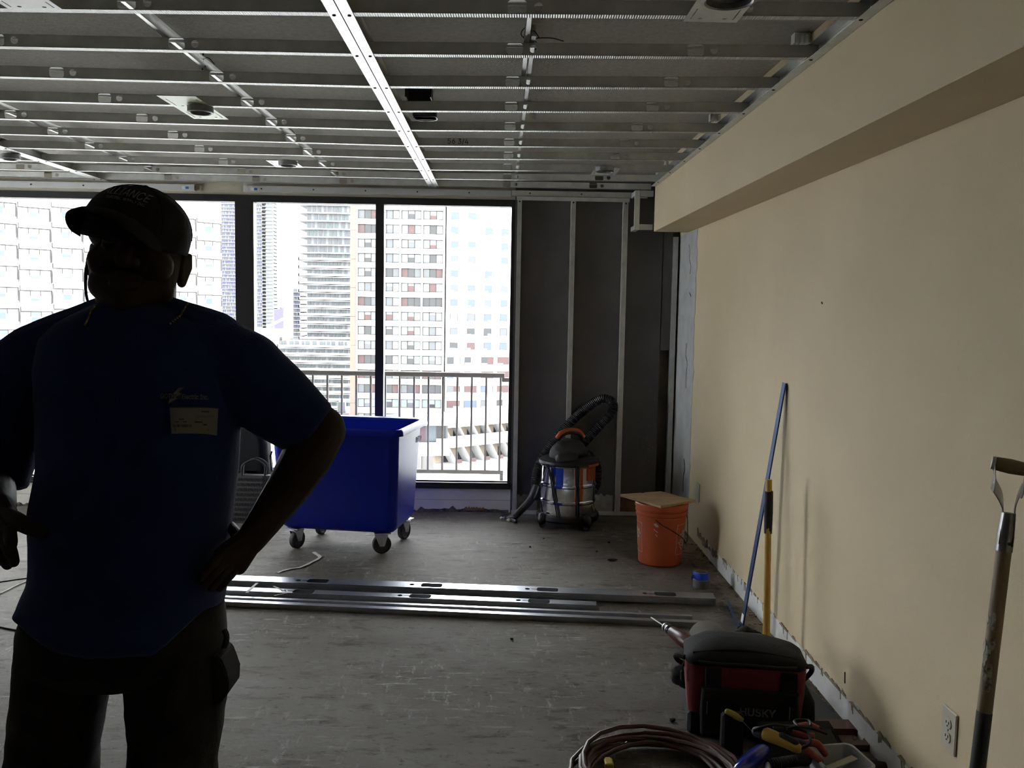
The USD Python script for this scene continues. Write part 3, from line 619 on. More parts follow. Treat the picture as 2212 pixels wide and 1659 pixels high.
# socket plates
def outlet(label, y, z, w, h, blank=False):
    t_ = thing('outlet_plate', label, 'wall outlet', (WX, y, z)); ivory = mat('ivory_plastic', (.54, .50, .41), .4) if not stage.GetPrimAtPath('/World/Looks/ivory_plastic') else UsdShade.Material.Get(stage, '/World/Looks/ivory_plastic')
    obj('plate', cbox(-.007, 0, -w/2, w/2, -h/2, h/2, .003), ivory, t_)
    if not blank:
        for s_ in (-1, 1):
            rc = obj('receptacle', extr(sg.Point(0, 0).buffer(.017, 8).intersection(sg.box(-.017, -.0135, .017, .0135)), .003, axes((-.007, 0, s_*.020), (0, 1, 0), (0, 0, 1), (-1, 0, 0))), ivory, t_, smooth=False)
            obj('slot', cat(box(-.0112, -.0098, -.008, -.006, s_*.020-.001, s_*.020+.007), box(-.0112, -.0098, .006, .008, s_*.020-.001, s_*.020+.006), cyl((-.0098, 0, s_*.020-.007), (-.0112, 0, s_*.020-.007), .0025, 8)), pen, rc, smooth=False)
        obj('screw', cyl((-.007, 0, 0), (-.0085, 0, 0), .003, 8), zinc, t_)
outlet('ivory duplex outlet plate low on the right wall by the shovel', 2.412, .328, .079, .122)
outlet('ivory blank wall plate near the back corner behind the bucket', 5.62, .345, .08, .12, True)
# ---------------------------------------------------------------- steel lengths on the floor
def floor_stud(label, L_, R_, W, F, z, holes, lip=True):
    """A stud lying web up from L_ to R_ (back edge on the floor plan), front flange down."""
    a, b = np.array([*L_, 0.0]), np.array([*R_, 0.0]); u = (b-a)/np.linalg.norm(b-a); L = np.linalg.norm(b-a)
    ang = math.atan2(u[1], u[0]); t = .0014
    web = sg.box(0, -W, L, 0)
    if holes is not None:
        x = holes
        while x < L-.1:
            web = web.difference(slot(x+.105, -W*.5, .11, .030)).difference(sg.Point(x, -W*.5).buffer(.013, 6)).difference(sg.box(x+.02, -W*.5-.004, x+.06, -W*.5+.004)); x += .61
    s = thing('loose_steel_stud', label, 'steel stud', (a[0], a[1], z), ang, 'steel studs lying on the floor')
    obj('web', extr(web, t, axes((0, 0, F-t), (1, 0, 0), (0, 1, 0), (0, 0, 1))), stud_m, s, smooth=False)
    ribs = [box(0, L, -W-.0012, -W+t, F*q, F*q+.003) for q in (.28, .62)]
    obj('flange', cat(box(0, L, -W, -W+t, 0, F-t), box(0, L, -W, -W+.010, 0, t), *ribs), stud_m, s, smooth=False)
    obj('flange', cat(box(0, L, -t, 0, 0, F-t), box(0, L, -.010, 0, 0, t)), stud_m, s, smooth=False)
    return s
stud_m = mat('stud_steel', (.34, .355, .39), .36, .9, (.44, .455, .48), 8, bump=.05, bsc=20)
def laid(label, pl, pr, W, F, z, holes, xl=-1.95):
    a, b = P(*pl, Z=z+F)[:2], P(*pr, Z=z+F)[:2]; a = a+(b-a)*(xl-a[0])/(b[0]-a[0])
    floor_stud(label, a, b, W, F, z, holes)
laid('wide slotted steel stud topmost at the back of the floor pile', (500, 1242), (1540, 1281), .092, .034, .0105, .30)
laid('wide steel stud nested under the topmost slotted one', (500, 1248), (1509, 1286), .088, .0100, .0, None, -1.9)
laid('short slotted stud at the middle of the pile, ending well before the others', (500, 1267), (1288, 1299), .062, .026, .0, .22, -1.92)
laid('thin channel between the short stud and the frontmost one', (500, 1287), (1494, 1328), .024, .020, .0, None, -1.7)
laid('frontmost narrow stud of the floor pile', (500, 1295), (1516, 1340), .036, .026, .0, None, -1.88)

# ---------------------------------------------------------------- blue bin on casters
blue_p = mat('blue_polyethylene', (.001, .012, .30), .36, 0, (.001, .016, .34), 3, bump=.04, bsc=25, specular_ior_level=.3); grey_rubber = mat('grey_caster_tread', (.03, .03, .032), .6)
caster_core = mat('caster_core', (.34, .33, .31), .5)
zb = .135
BC = np.array([-.935, 5.545, 0]); HW, HD = .372, .238
bin_ = thing('wheeled_bin', 'large blue plastic tub truck on four casters in front of the windows', 'wheeled bin', tuple(BC), -.17)
def rr(hx, hy, r, z, n=9):
    p = sg.box(-hx+r, -hy+r, hx-r, hy-r).buffer(r, n); c = np.array(p.exterior.coords)[:-1]
    return np.c_[c, np.full(len(c), z)]
HT = .765; tw, td = .026, .052
shell = [rr(HW-.03, HD-.03, .05, zb), rr(HW-.008, HD-.008, .055, zb+.02), rr(HW, HD, .055, zb+.05), rr(HW+tw, HD+td, .05, HT), rr(HW+tw-.008, HD+td-.008, .045, HT), rr(HW-.008, HD-.008, .05, zb+.06), rr(HW-.05, HD-.05, .04, zb+.03)]
obj('tub', loft(shell), blue_p, bin_, 40)
rm = [rr(HW+tw-.012, HD+td-.012, .05, HT-.006), rr(HW+tw-.004, HD+td-.004, .05, HT+.010), rr(HW+tw+.022, HD+td+.022, .045, HT+.016), rr(HW+tw+.034, HD+td+.034, .045, HT+.004), rr(HW+tw+.038, HD+td+.038, .045, HT-.022), rr(HW+tw+.032, HD+td+.032, .045, HT-.022), rr(HW+tw+.026, HD+td+.026, .042, HT-.004), rr(HW+tw+.002, HD+td+.002, .05, HT-.004)]
rm.append(rm[0]); obj('rim', loft(rm, closed=False), blue_p, bin_, 40)
bt = text('B:GIN', .032, .0012, True); dz = (HT-zb); slope = math.atan2(tw, HT-zb-.05)
bt.apply_transform(axes((HW+tw*.83+.0015, .16, HT-.125), (0, 1, 0), (math.sin(slope), 0, math.cos(slope)), (math.cos(slope), 0, -math.sin(slope)))); obj('moulded_mark', bt, mat('dark_print', (.02, .025, .05), .6), bin_, smooth=False)
for (x, y, a) in [(-HW+.10, -HD+.06, 1.25), (HW-.10, -HD+.06, .45), (HW-.06, HD-.06, 1.3), (-HW+.12, HD-.06, 1.45)]:
    c = thing('caster', parent=bin_, loc=(x, y, 0), rz=a)
    w = tube([(0, -.016, .058), (0, .016, .058)], .058, 30)
    obj('wheel', cat(lathe([(.044, -.017), (.054, -.017), (.058, -.011), (.058, .011), (.054, .017), (.044, .017)], n=32)), grey_rubber, c).GetPrim() if False else None
    wl = lathe([(.040, -.014), (.043, -.017), (.054, -.017), (.058, -.010), (.058, .010), (.054, .017), (.043, .017), (.040, .014)], n=32); rot(wl, math.pi/2, (1, 0, 0)); mv(wl, (0, 0, .058)); obj('tyre', wl, grey_rubber, c)
    cr = lathe([(.001, -.013), (.012, -.016), (.014, -.012), (.041, -.012), (.041, .012), (.014, .012), (.012, .016), (.001, .013)], n=32); rot(cr, math.pi/2, (1, 0, 0)); mv(cr, (0, 0, .058)); obj('wheel_core', cr, caster_core, c)
    fk = []
    for s_ in (-1, 1):
        pl = sg.Polygon([(-.012, .052), (.012, .052), (.03, .112), (-.038, .112)]).buffer(.004)
        fk.append(extr(pl, .0035, axes((0, s_*.022+.00175, 0), (1, 0, 0), (0, 0, 1), (0, -1, 0))))
    fk += [cbox(-.042, .036, -.028, .028, .112, .118, .001), cyl((0, 0, .118), (0, 0, .127), .026, 20), cbox(-.05, .05, -.045, .045, .1265, .1345, .002), cyl((0, -.027, .058), (0, .027, .058), .008, 10)]
    obj('fork', cat(*fk), zinc, c, 30)

# ---------------------------------------------------------------- workshop vacuum
blk_p = mat('black_plastic', (.018, .018, .019), .42, bump=.05, bsc=40); dk_p = mat('dark_grey_plastic', (.035, .035, .037), .6)
ora_p = mat('orange_plastic', (.55, .10, .02), .45); blue_tape = mat('blue_tape', (.01, .06, .50), .5); ora_cloth = mat('orange_cloth', (.42, .09, .03), .9)
V0 = np.array([.500, 6.13, 0])
vac = thing('workshop_vacuum', 'stainless drum workshop vacuum with black lid and orange handle', 'vacuum cleaner', tuple(V0), .3)
R = .192
drum = [(R-.012, .075), (R, .09), (R, .17), (R+.006, .178), (R+.006, .19), (R, .198), (R, .285), (R+.006, .293), (R+.006, .305), (R, .313), (R, .425), (R+.008, .432), (R+.008, .44)]
obj('drum', lathe([(.02, .075)]+drum+[(.02, .44)], n=56), chrome, vac, 25)
bs = thing('base', parent=vac)
obj('base_ring', cat(lathe([(.02, .045), (R+.015, .045), (R+.028, .06), (R+.026, .085), (R+.004, .098), (.02, .098)], n=48)), blk_p, bs)
for k in range(4):
    a = math.pi/4+k*math.pi/2-.5; x, y = .215*math.cos(a), .215*math.sin(a)
    obj('caster_foot', cat(mv(soft(hull((( 0, 0, .072), .036), ((.01*math.cos(a), .01*math.sin(a), .055), .03)), .02, 2), (x, y, 0)), cyl((x, y, .03), (x, y, .06), .012, 10)), blk_p, bs)
    w = lathe([(.004, -.012), (.022, -.011), (.024, -.006), (.024, .006), (.022, .011), (.004, .012)], n=20); rot(w, math.pi/2, (1, 0, 0)); rot(w, a*1.7, (0, 0, 1)); mv(w, (x, y, .0245)); obj('wheel', w, dk_p, bs)
lid = [(.02, .436), (R+.014, .436), (R+.018, .446), (R+.012, .462), (R-.008, .474), (R-.04, .488), (R-.08, .498), (.02, .50)]
obj('lid', lathe(lid, n=48), blk_p, vac, 30)
obj('motor_head', soft(union([hull(((-.065, -.03, .50), .088), ((.045, .0, .515), .085), ((0, .06, .53), .075), ((-.04, .0, .545), .06)), hull(((-.10, -.115, .485), .042), ((-.02, -.12, .488), .045))]), .02, 3), dk_p, vac)
h_ = thing('handle', parent=vac)
obj('grip', tube([(-.10, -.02, .615), (-.07, -.03, .655), (0, -.02, .672), (.08, .01, .655), (.12, .02, .612)], .015, 12, 8), ora_p, h_)
obj('grip_underside', tube([(-.09, -.02, .603), (-.06, -.03, .638), (0, -.02, .654), (.08, .01, .636), (.11, .02, .60)], .014, 10, 8), blk_p, h_)
def on_drum(a, z, dr=.0): return ((R+dr)*math.cos(a), (R+dr)*math.sin(a), z)
def drum_patch(a0, a1, z0, z1, dr=.0015, n=14):
    aa = np.linspace(a0, a1, n); prof = [p for p in drum if z0 < p[1] < z1]; prof = [(np.interp(z0, [p[1] for p in drum], [p[0] for p in drum]), z0)]+prof+[(np.interp(z1, [p[1] for p in drum], [p[0] for p in drum]), z1)]
    o_ = [[((r+dr)*math.cos(a), (r+dr)*math.sin(a), z) for a in aa]+[((r-.002)*math.cos(a), (r-.002)*math.sin(a), z) for a in aa[::-1]] for r, z in prof]
    return loft(o_)
obj('tape_strip', drum_patch(-2.40, -2.12, .30, .432), blue_tape, vac, label='blue tape strip')
obj('tape_strip', drum_patch(-2.50, -2.16, .286, .304), blue_tape, vac, label='blue tape strip')
obj('tape_strip', drum_patch(-2.48, -2.14, .172, .190), blue_tape, vac, label='blue tape strip')
obj('label_strip', drum_patch(-1.50, -1.40, .20, .432), ora_p, vac, label='orange strip down the drum')
rg = drum_patch(-1.22, -.70, .34, .436, .006); rg.vertices += (meshkit.fbm(rg.vertices*22)[:, None]-.45)*.012*(rg.vertices/np.linalg.norm(rg.vertices*[1, 1, 0], axis=1)[:, None])*[1, 1, 0]
obj('cloth', cat(rg, drum_patch(-1.25, -.72, .438, .452, .022)), ora_cloth, vac, label='orange cloth tucked under the lid')
for a0, a1 in [(-2.72, -2.28), (-2.66, -2.22), (-1.68, -1.60), (-1.60, -1.56)]:
    obj('cord', tube([on_drum(a0, .45, .02), on_drum(a0*.7+a1*.3, .36, .012), on_drum(a0*.4+a1*.6, .24, .012), on_drum(a1, .09, .016)], .0045, 8, 8), wire_b, vac)
def ribbed(pts, r, pitch=.012):
    p = spline(pts, 14); d = np.r_[0, np.cumsum(np.linalg.norm(np.diff(p, axis=0), axis=1))]; s = np.arange(0, d[-1], pitch/4)
    q = np.stack([np.interp(s, d, p[:, k]) for k in range(3)], 1); rr_ = r*(1+.07*np.sin(s/pitch*2*math.pi))
    return tube(q, rr_, 14)
def VL(px, py, Y):
    d = P(px, py, Y=Y)-V0; c, s = math.cos(-.3), math.sin(-.3); return np.array([c*d[0]-s*d[1], s*d[0]+c*d[1], d[2]])
hp = [VL(1246, 1085, 6.36), VL(1282, 1058, 6.38), VL(1290, 1015, 6.36), VL(1274, 985, 6.34), VL(1250, 975, 6.36), VL(1262, 955, 6.37), VL(1290, 925, 6.37), VL(1320, 893, 6.37), VL(1324, 872, 6.37), VL(1306, 861, 6.37), VL(1280, 872, 6.37), VL(1240, 905, 6.37), VL(1205, 945, 6.36), VL(1175, 985, 6.33), VL(1160, 1020, 6.31), VL(1156, 1060, 6.30), VL(1152, 1075, 6.28)]
obj('hose', ribbed(hp, .033), blk_p, vac)
wd = thing('wand', parent=vac)
obj('wand_tube', tube([VL(1158, 1062, 6.28), VL(1140, 1088, 6.24), VL(1112, 1116, 6.19)], [.030, .027, .024], 16), dk_p, wd)
obj('cuff', tube([VL(1160, 1050, 6.29), VL(1150, 1078, 6.26)], [.036, .034], 16), blk_p, wd)
n0, n1 = VL(1086, 1103, 6.30), VL(1114, 1128, 6.12); n0[2] = n1[2] = .014
obj('nozzle', soft(union([hull((n0, .012), (n1, .012)), hull(((n0+n1)/2+[0, 0, .004], .02), (VL(1112, 1116, 6.19), .022))]), .01, 2), blk_p, wd)
lit = mat('pale_litter', (.55, .52, .35), .9)
for i, (px, py, lb) in enumerate([(1085, 1122, 'pale scrap of foam on the floor beside the vacuum nozzle, left'), (1098, 1127, 'yellowish scrap of foam on the floor beside the vacuum nozzle, right')]):
    q = P(px, py, Z=0); m = trimesh.creation.icosphere(2, .016); m.vertices *= [1.2, .8, .5]; m.vertices += (meshkit.noise(m.vertices*90+i*7)[:, None]-.5)*.012; m.vertices[:, 2] -= m.vertices[:, 2].min()
    solo('foam_scrap', lb, 'debris', mv(m, q), lit if i else bare_light, tuple(q))

# ---------------------------------------------------------------- orange bucket, board, tape
ora_b = mat('orange_bucket_plastic', (.47, .085, .022), .45, 0, (.52, .10, .028), 5, bump=.05, bsc=30); plyw = mat('plywood', (.34, .22, .11), .65, 0, (.46, .32, .18), 3, (1, 9, 9), bump=.1, bsc=30)
wht_print = mat('white_print', (.62, .57, .52), .6); b0 = np.array([P(1430, 1228, Z=0)[0]+.012, 5.215, 0])
bk = thing('bucket', 'orange plastic bucket with a wooden board on top', 'bucket', tuple(b0), 0)
def br_(z): return .130+.020*z/.37
prof = [(.01, 0), (br_(0)-.008, 0), (br_(0), .01), (br_(.29), .29), (br_(.29)+.007, .293), (br_(.3)+.007, .300), (br_(.3), .303), (br_(.315), .315), (br_(.315)+.008, .318), (br_(.33)+.008, .326), (br_(.33), .330), (br_(.345), .340), (br_(.345)+.009, .343), (br_(.36)+.009, .364), (br_(.37)+.004, .370), (br_(.37)-.004, .370), (br_(.3)-.006, .30), (br_(0)-.006, .012), (.01, .010)]
obj('pail', lathe(prof, n=56), ora_b, bk, 30)
def wrap(m, a_mid, z0, dr=.0006):
    """Lay flat art (x along the rim, y up, z out) round the pail."""
    v = m.vertices.copy(); z = z0+v[:, 1]; r = .130+.020*z/.37+dr+v[:, 2]; a = a_mid+v[:, 0]/.14
    return trimesh.Trimesh(np.c_[r*np.cos(a), r*np.sin(a), z], m.faces, process=False)
for am in (-.48, -3.2):
    g_ = thing('print', parent=bk)
    ol = sg.box(-.078, -.09, .078, .09).difference(sg.box(-.076, -.088, .076, .088))
    m = extr(ol.segmentize(.01), .0006); m = m.subdivide().subdivide(); obj('outline', wrap(m, am, .165), wht_print, g_, smooth=False)
    tl = []
    for s_, dy, h in [('THE', .040, .026), ('HOME', .006, .036), ('DEPOT', -.036, .036)]:
        t_ = text(s_, h, .0006, True); t_.apply_translation((-t_.bounds[1][0]/2, dy, 0)); tl.append(t_)
    t_ = cat(*tl); rot(t_, math.radians(45), (0, 0, 1)); sc_ = .135/max(t_.extents[:2]); t_.apply_scale(sc_); t_.apply_translation(-(t_.bounds.mean(0)*[1, 1, 0]))
    obj('lettering', wrap(t_, am, .165), wht_print, g_, smooth=False)
sp = [sg.Polygon([(-.016, .01), (-.004, .018), (.012, .006), (.015, -.004), (.004, -.003), (.010, -.012), (-.006, .000)]), sg.LineString([(-.012, -.02), (.008, -.036)]).buffer(.0022), sg.LineString([(-.003, -.05), (.008, -.061)]).buffer(.002)]
obj('paint_spot', wrap(extr(unary_union(sp), .0006), -1.95, .25), wht_print, bk, smooth=False, label='dry white paint spots')
bp = [(br_(.33)+.012)*np.array([math.cos(a), math.sin(a), 0])+[0, 0, z] for a, z in [(-1.95, .29), (-1.7, .26), (-1.4, .235), (-1.1, .205), (-.85, .18), (-.68, .155), (-.55, .14), (-.35, .165), (0, .25), (.25, .33)]]
obj('bail', tube(bp, .0022, 8, 5), wire_b, bk)
# board: corners on top of the bucket
zt = .3715
cn = [P(1342, 1074, Z=zt+.01), P(1424, 1066, Z=zt+.01), P(1504, 1090, Z=zt+.01), P(1430, 1100, Z=zt+.01)]
cn = np.array([[P(1341, 1078, Y=5.30)[0], 5.33], [P(1424, 1066, Y=5.5)[0], 5.44], [P(1503, 1094, Y=5.18)[0], 5.19], [P(1429, 1104, Y=4.99)[0], 5.02]])
dd = (cn[3]-cn[0]); 
notch = sg.Polygon(cn).difference(sg.Polygon([(cn[0]*.5+cn[1]*.5)+[-.004, .02], (cn[0]*.42+cn[1]*.58)+[0, .02], (cn[0]*.44+cn[1]*.56)+[.004, -.012], (cn[0]*.5+cn[1]*.5)+[.002, -.008]]))
solo('wooden_board', 'square tan offcut of plywood lying on the orange bucket', 'board', extr(notch, .014, axes((0, 0, zt), (1, 0, 0), (0, 1, 0), (0, 0, 1))), plyw, (b0[0], b0[1], zt), smooth=False)
tp = np.array([P(1523, 1278, Z=0)[0], 4.735, 0])
gt = thing('tape_roll', 'grey duct tape roll on the floor under the blue one', 'tape roll', tuple(tp))
obj('roll', lathe([(.038, 0), (.046, 0), (.048, .002), (.048, .046), (.046, .048), (.038, .048), (.038, 0)], n=40), mat('grey_duct_tape', (.10, .10, .10), .5), gt)
b2 = thing('tape_roll', 'blue painter tape roll stacked on the grey roll', 'tape roll', tuple(tp+[-.004, .004, .0482]))
obj('roll', lathe([(.036, 0), (.043, 0), (.044, .002), (.044, .034), (.043, .036), (.036, .036), (.036, 0)], n=40), blue_tape, b2)
obj('core', lathe([(.0335, .0), (.036, .0), (.036, .037), (.0335, .037), (.0335, .0)], n=36), mat('cardboard_core', (.28, .24, .18), .9), b2)
fq = sg.Polygon([(0, .006), (.022, -.004), (.020, .014), (.004, .028)])
obj('torn_flap', extr(fq, .0006, axes((-.042, -.012, .0), (-.8, -.6, 0), (0, 0, 1), (-.6, .8, 0))), blue_tape, b2, smooth=False)

# ---------------------------------------------------------------- things leaning on the right wall
blue_alu = mat('blue_anodised_aluminium', (.03, .065, .17), .35, .6)
A0, A1 = np.array([1.158, 4.03, .022]), np.array([1.293, 3.972, 1.19])
ts = thing('drywall_square', 'long blue drywall T-square leaning on the right wall', 'T-square', tuple(A0*[1, 1, 0]))
d_ = (A1-A0)/np.linalg.norm(A1-A0); side = np.cross(d_, [1, 0, 0]); side /= np.linalg.norm(side); nn = np.cross(d_, side)
bd = box(-.021, .021, -.003, .003, 0, np.linalg.norm(A1-A0)); bd.apply_transform(axes(A0*[0, 0, 1], side*-1 if side[1] < 0 else side, nn, d_)); obj('blade', bd, blue_alu, ts, smooth=False)
stk = box(-.015, .015, -.0045, .0045, .035, .075); stk.apply_transform(axes(A0*[0, 0, 1], side*-1 if side[1] < 0 else side, nn, d_)); obj('sticker', stk, sticker_w, ts, smooth=False)
hb = box(-.40, .28, -.004, .004, 0, .045); rot(hb, .30, (1, 0, 0)); T_ = axes((0, 0, .002), (-.115, -.993, 0), (.993, -.115, 0), (0, 0, 1)); hb.apply_transform(T_); obj('head', hb, blue_alu, ts, smooth=False)
yel_h = mat('yellow_fibreglass', (.55, .33, .05), .45, 0, (.62, .40, .08), 8); rub = mat('black_rubber_grip', (.012, .012, .012), .7)
y0 = P(1655, 1392, Y=3.66); y1 = P(1661, 1036, Y=3.70)
sh = thing('sledgehammer', 'yellow handled sledgehammer with a black grip standing on its head by the wall', 'sledgehammer', (y0[0], 3.62, 0))
sb = np.array([y0[0]-.003, 3.63, .03]); L0 = np.array([y0[0], 3.62, 0])
obj('handle', tube([sb-L0, y0-L0, (y0*.4+y1*.6)-L0, y1-L0], [.0155, .0155, .014, .0135], 16), yel_h, sh)
ga, gb = P(1661, 1062, Y=3.70)-L0, P(1659, 1152, Y=3.69)-L0
obj('grip', tube([ga+(gb-ga)*-.03, ga, ga*.5+gb*.5, gb], [.014, .0175, .0185, .0165], 16), rub, sh)
obj('head', cat(cbox(-.065, .065, -.027, .027, 0, .056, .010)), dk_p, sh)
wood_s = mat('worn_shovel_wood', (.16, .12, .065), .55, 0, (.27, .21, .12), 4, (6, 6, .6), bump=.15, bsc=50); chip = mat('chipped_pale_paint', (.40, .38, .33), .8, 0, (.10, .08, .06), 30, lo=.45, hi=.55); blk_paint = mat('black_shaft_paint', (.02, .019, .018), .6)
S1 = P(2172, 1160, Y=2.12); S0 = P(2112, 1659, Y=2.08); sd = (S0-S1)/np.linalg.norm(S0-S1)
SF_ = S1+sd*((S1[2]-.30)/-sd[2]); SG_ = S1+sd*((S1[2]-.012)/-sd[2])
sv = thing('shovel', 'wooden D-handle shovel with a chipped shaft leaning on the right wall', 'shovel', tuple(SG_*[1, 1, 0])); so = SG_*[1, 1, 0]
at = lambda t: S1+sd*t-so
Lb = np.linalg.norm(SF_-S1)
lb_ = P(2131, 1537, Y=2.09); tb_ = np.linalg.norm(lb_-S1)
obj('shaft', tube([at(0), at(tb_)], [.0175, .0178], 20), wood_s, sv); obj('shaft_paint', tube([at(tb_+.0004), at(Lb)], [.0182, .0182], 20), blk_paint, sv, label='black painted lower shaft')
u1, u2, _ = frame_of(sd); ch = []
rg2 = np.random.default_rng(5)
for k in range(26):
    t0 = .20+.17*rg2.random()*1.0; a = rg2.normal(2.6, .45)
    nrm = math.cos(a)*np.array([1, 0, 0])+math.sin(a)*np.array([0, -1, 0]); nrm -= sd*(nrm@sd); nrm /= np.linalg.norm(nrm); tg = np.cross(sd, nrm)
    ch.append(extr(sg.Point(0, 0).buffer(.004+.004*rg2.random(), 3), .0012, axes(at(t0)+nrm*.0172, tg, sd*(1.5+rg2.random()), nrm)))
obj('paint_chip', cat(*ch), chip, sv, smooth=False, kind='stuff', label='flakes of old paint on the shaft')
G0, G1 = P(2151, 1001, Y=2.02)-so, P(2214, 1014, Y=1.995)-so
obj('grip', tube([G0, G0*.5+G1*.5, G1], [.0155, .0175, .0155], 18, 6), wood_s, sv)
yoke = thing('yoke', parent=sv)
def strap(pts, w, t):
    p = spline(pts, 8); out = []
    T = np.gradient(p, axis=0); gdir = (G1-G0)/np.linalg.norm(G1-G0)
    for i in range(len(p)):
        tt_ = T[i]/np.linalg.norm(T[i]); e1 = gdir-tt_*(gdir@tt_); e1 /= np.linalg.norm(e1); e2 = np.cross(tt_, e1)
        out.append(ring(p[i], t/2, w/2, 16, 3, e1, e2))
    return loft(out)
sock = at(-.005); gd = (G1-G0)/np.linalg.norm(G1-G0)
yoke_m = mat('dark_worn_steel', (.20, .20, .20), .3, .9, (.30, .30, .30), 12)
obj('yoke_arm', strap([G0-gd*.003, G0+[0.001, .0, -.05], G0*.72+sock*.28-gd*.012, at(-.075)-gd*.014, at(.02)-gd*.016], .034, .0035), yoke_m, yoke)
obj('yoke_arm', strap([G1+gd*.003, G1+[-.001, .0, -.05], G1*.70+sock*.30+gd*.004, at(-.075)+gd*.013, at(.02)+gd*.016], .034, .0035), yoke_m, yoke)
for gp, s_ in ((G0, -1), (G1, 1)): obj('yoke_cap', tube([gp+gd*s_*.002, gp+gd*s_*.009], [.017, .014], 16), steel, yoke)
obj('socket', tube([at(-.06), at(.0), at(.035)], [.0165, .0195, .0192], 20), yoke_m, yoke)
obj('rivet', cyl(at(.012)+np.array([0, -.0185, 0]), at(.012)+np.array([0, -.0225, 0]), .004, 10), black_metal, yoke)
bl = extr(sg.box(-.10, -.28, .10, 0).union(sg.Point(0, -.28).buffer(.10, 8).intersection(sg.box(-.1, -.31, .1, -.28))).buffer(.008), .0025)
bl.vertices[:, 2] += .9*bl.vertices[:, 0]**2
bl.apply_transform(axes(SF_-so, gd, -sd, np.cross(gd, -sd))); obj('blade', bl, dk_p, sv)

# ---------------------------------------------------------------- handbag and backpack under the left window
bag_k = mat('grey_monogram_canvas', (.075, .07, .06), .8); bag_d = mat('black_leather', (.010, .010, .011), .5); cloth_k = mat('black_cloth', (.006, .006, .007), .9, bump=.2, bsc=50)
hb0 = np.array([P(548, 1110, Y=6.02)[0], 6.08, 0]); hbg = thing('monogram_tote', 'grey tote bag printed with a repeated letter monogram behind the man', 'handbag', tuple(hb0), -.05)
tote = [rr(.17, .06, .02, .004), rr(.175, .065, .02, .05), rr(.18, .05, .02, .22), rr(.175, .03, .015, .33)]
obj('bag_body', loft(tote), bag_k, hbg, 40)
def toty(z): return np.interp(z, [.004, .05, .22, .33], [.06, .065, .05, .03])
lt = []
for i in range(9):
    for j in range(9):
        m = text('MK', .021, .001, True); m.apply_translation((-.165+.037*j+(.012 if i % 2 else 0), .018+.034*i, 0)); v = m.vertices; z = v[:, 1].copy()
        if np.abs(v[:, 0]).max() > .165: continue
        lt.append(trimesh.Trimesh(np.c_[v[:, 0], -toty(z)-v[:, 2], z], m.faces, process=False))
obj('monogram_print', cat(*lt), bag_d, hbg, smooth=False, kind='stuff', label='repeated MK monogram letters')
bs_ = [np.array([(x, -toty(z)-.003, z) for x in (.058, .082)]+[(x, -toty(z)-.0012, z) for x in (.082, .058)]) for z in (.006, .05, .1, .22, .329)]
obj('leather_strap', loft(bs_), bag_d, hbg, smooth=False)
for s_ in (-1, 1): obj('carry_handle', tube([(-.09, s_*.025, .32), (-.08, s_*.03, .40), (0, s_*.03, .44), (.07, s_*.03, .40), (.07, s_*.025, .32)], .007, 8, 6), bag_d, hbg)
bp0 = np.array([P(530, 1000, Y=6.3)[0], 6.30, 0]); bpk = thing('backpack', 'tall black backpack standing under the window behind the tote bag', 'backpack', tuple(bp0))
pk = [rr(.17, .09, .05, .004), rr(.185, .10, .06, .06), rr(.185, .10, .06, .35), rr(.17, .09, .06, .52), rr(.12, .06, .05, .62), rr(.05, .02, .018, .655)]
bm = loft(pk).subdivide(); bm.vertices[:, :2] *= 1+.05*(meshkit.fbm(bm.vertices*7)[:, None]-.5); obj('pack_body', bm, cloth_k, bpk, 50)
obj('front_pocket', loft([rr(.13, .03, .02, .05), rr(.14, .035, .03, .10), rr(.13, .035, .03, .30), rr(.11, .02, .02, .34)]).apply_translation((0, -.115, 0)), bag_d, bpk, 40)
obj('grab_loop', tube([(-.04, 0, .645), (-.03, 0, .69), (.03, 0, .69), (.04, 0, .645)], .008, 8, 6), bag_d, bpk)
obj('side_strap', tube([(.18, 0, .10), (.20, -.01, .25), (.18, 0, .40), (.19, .0, .46)], .006, 6, 6), bag_d, bpk)

# ---------------------------------------------------------------- tool bag
red_f = mat('red_canvas', (.14, .013, .018), .85, 0, (.17, .017, .022), 6, bump=.25, bsc=60); blk_f = mat('black_canvas', (.007, .007, .008), .9, bump=.2, bsc=70); refl = mat('grey_reflective_tab', (.17, .17, .17), .5)
tbg = thing('tool_bag', 'red and black canvas tool bag open at the right wall', 'tool bag', (.905, 3.115, 0), -.15)
def shape(rs): 
    m = loft(rs).subdivide(); m.vertices += (meshkit.fbm(m.vertices*9, seed=3)[:, None]-.45)*.012*[1, 1, .3]; return m
obj('base', cbox(-.198, .198, -.115, .115, .002, .085, .012), blk_f, tbg)
obj('body', shape([rr(.196, .113, .03, .084), rr(.204, .118, .035, .16), rr(.209, .115, .04, .235), rr(.210, .105, .04, .256)]), red_f, tbg, 45)
obj('lid', shape([rr(.209, .106, .04, .254), rr(.212, .112, .045, .272), rr(.188, .102, .05, .292), rr(.130, .075, .05, .311)+[-.018, .024, 0], rr(.055, .03, .026, .320)+[-.035, .04, 0]]), blk_f, tbg, 45)
obj('zipper', tube([(-.214, -.06, .268), (-.145, -.116, .271), (0, -.120, .272), (.145, -.118, .271), (.212, -.07, .268)], .006, 8, 8), rub, tbg)
obj('zipper', tube([(-.185, -.080, .290), (-.06, -.072, .306), (.05, -.072, .305), (.175, -.085, .290)], .005, 8, 8), rub, tbg)
fp = thing('front_pocket', parent=tbg)
obj('pocket_panel', loft([rr(.165, .018, .012, .02), rr(.17, .024, .016, .10), rr(.165, .020, .014, .185)]).apply_translation((.012, -.128, 0)), blk_f, fp, 40)
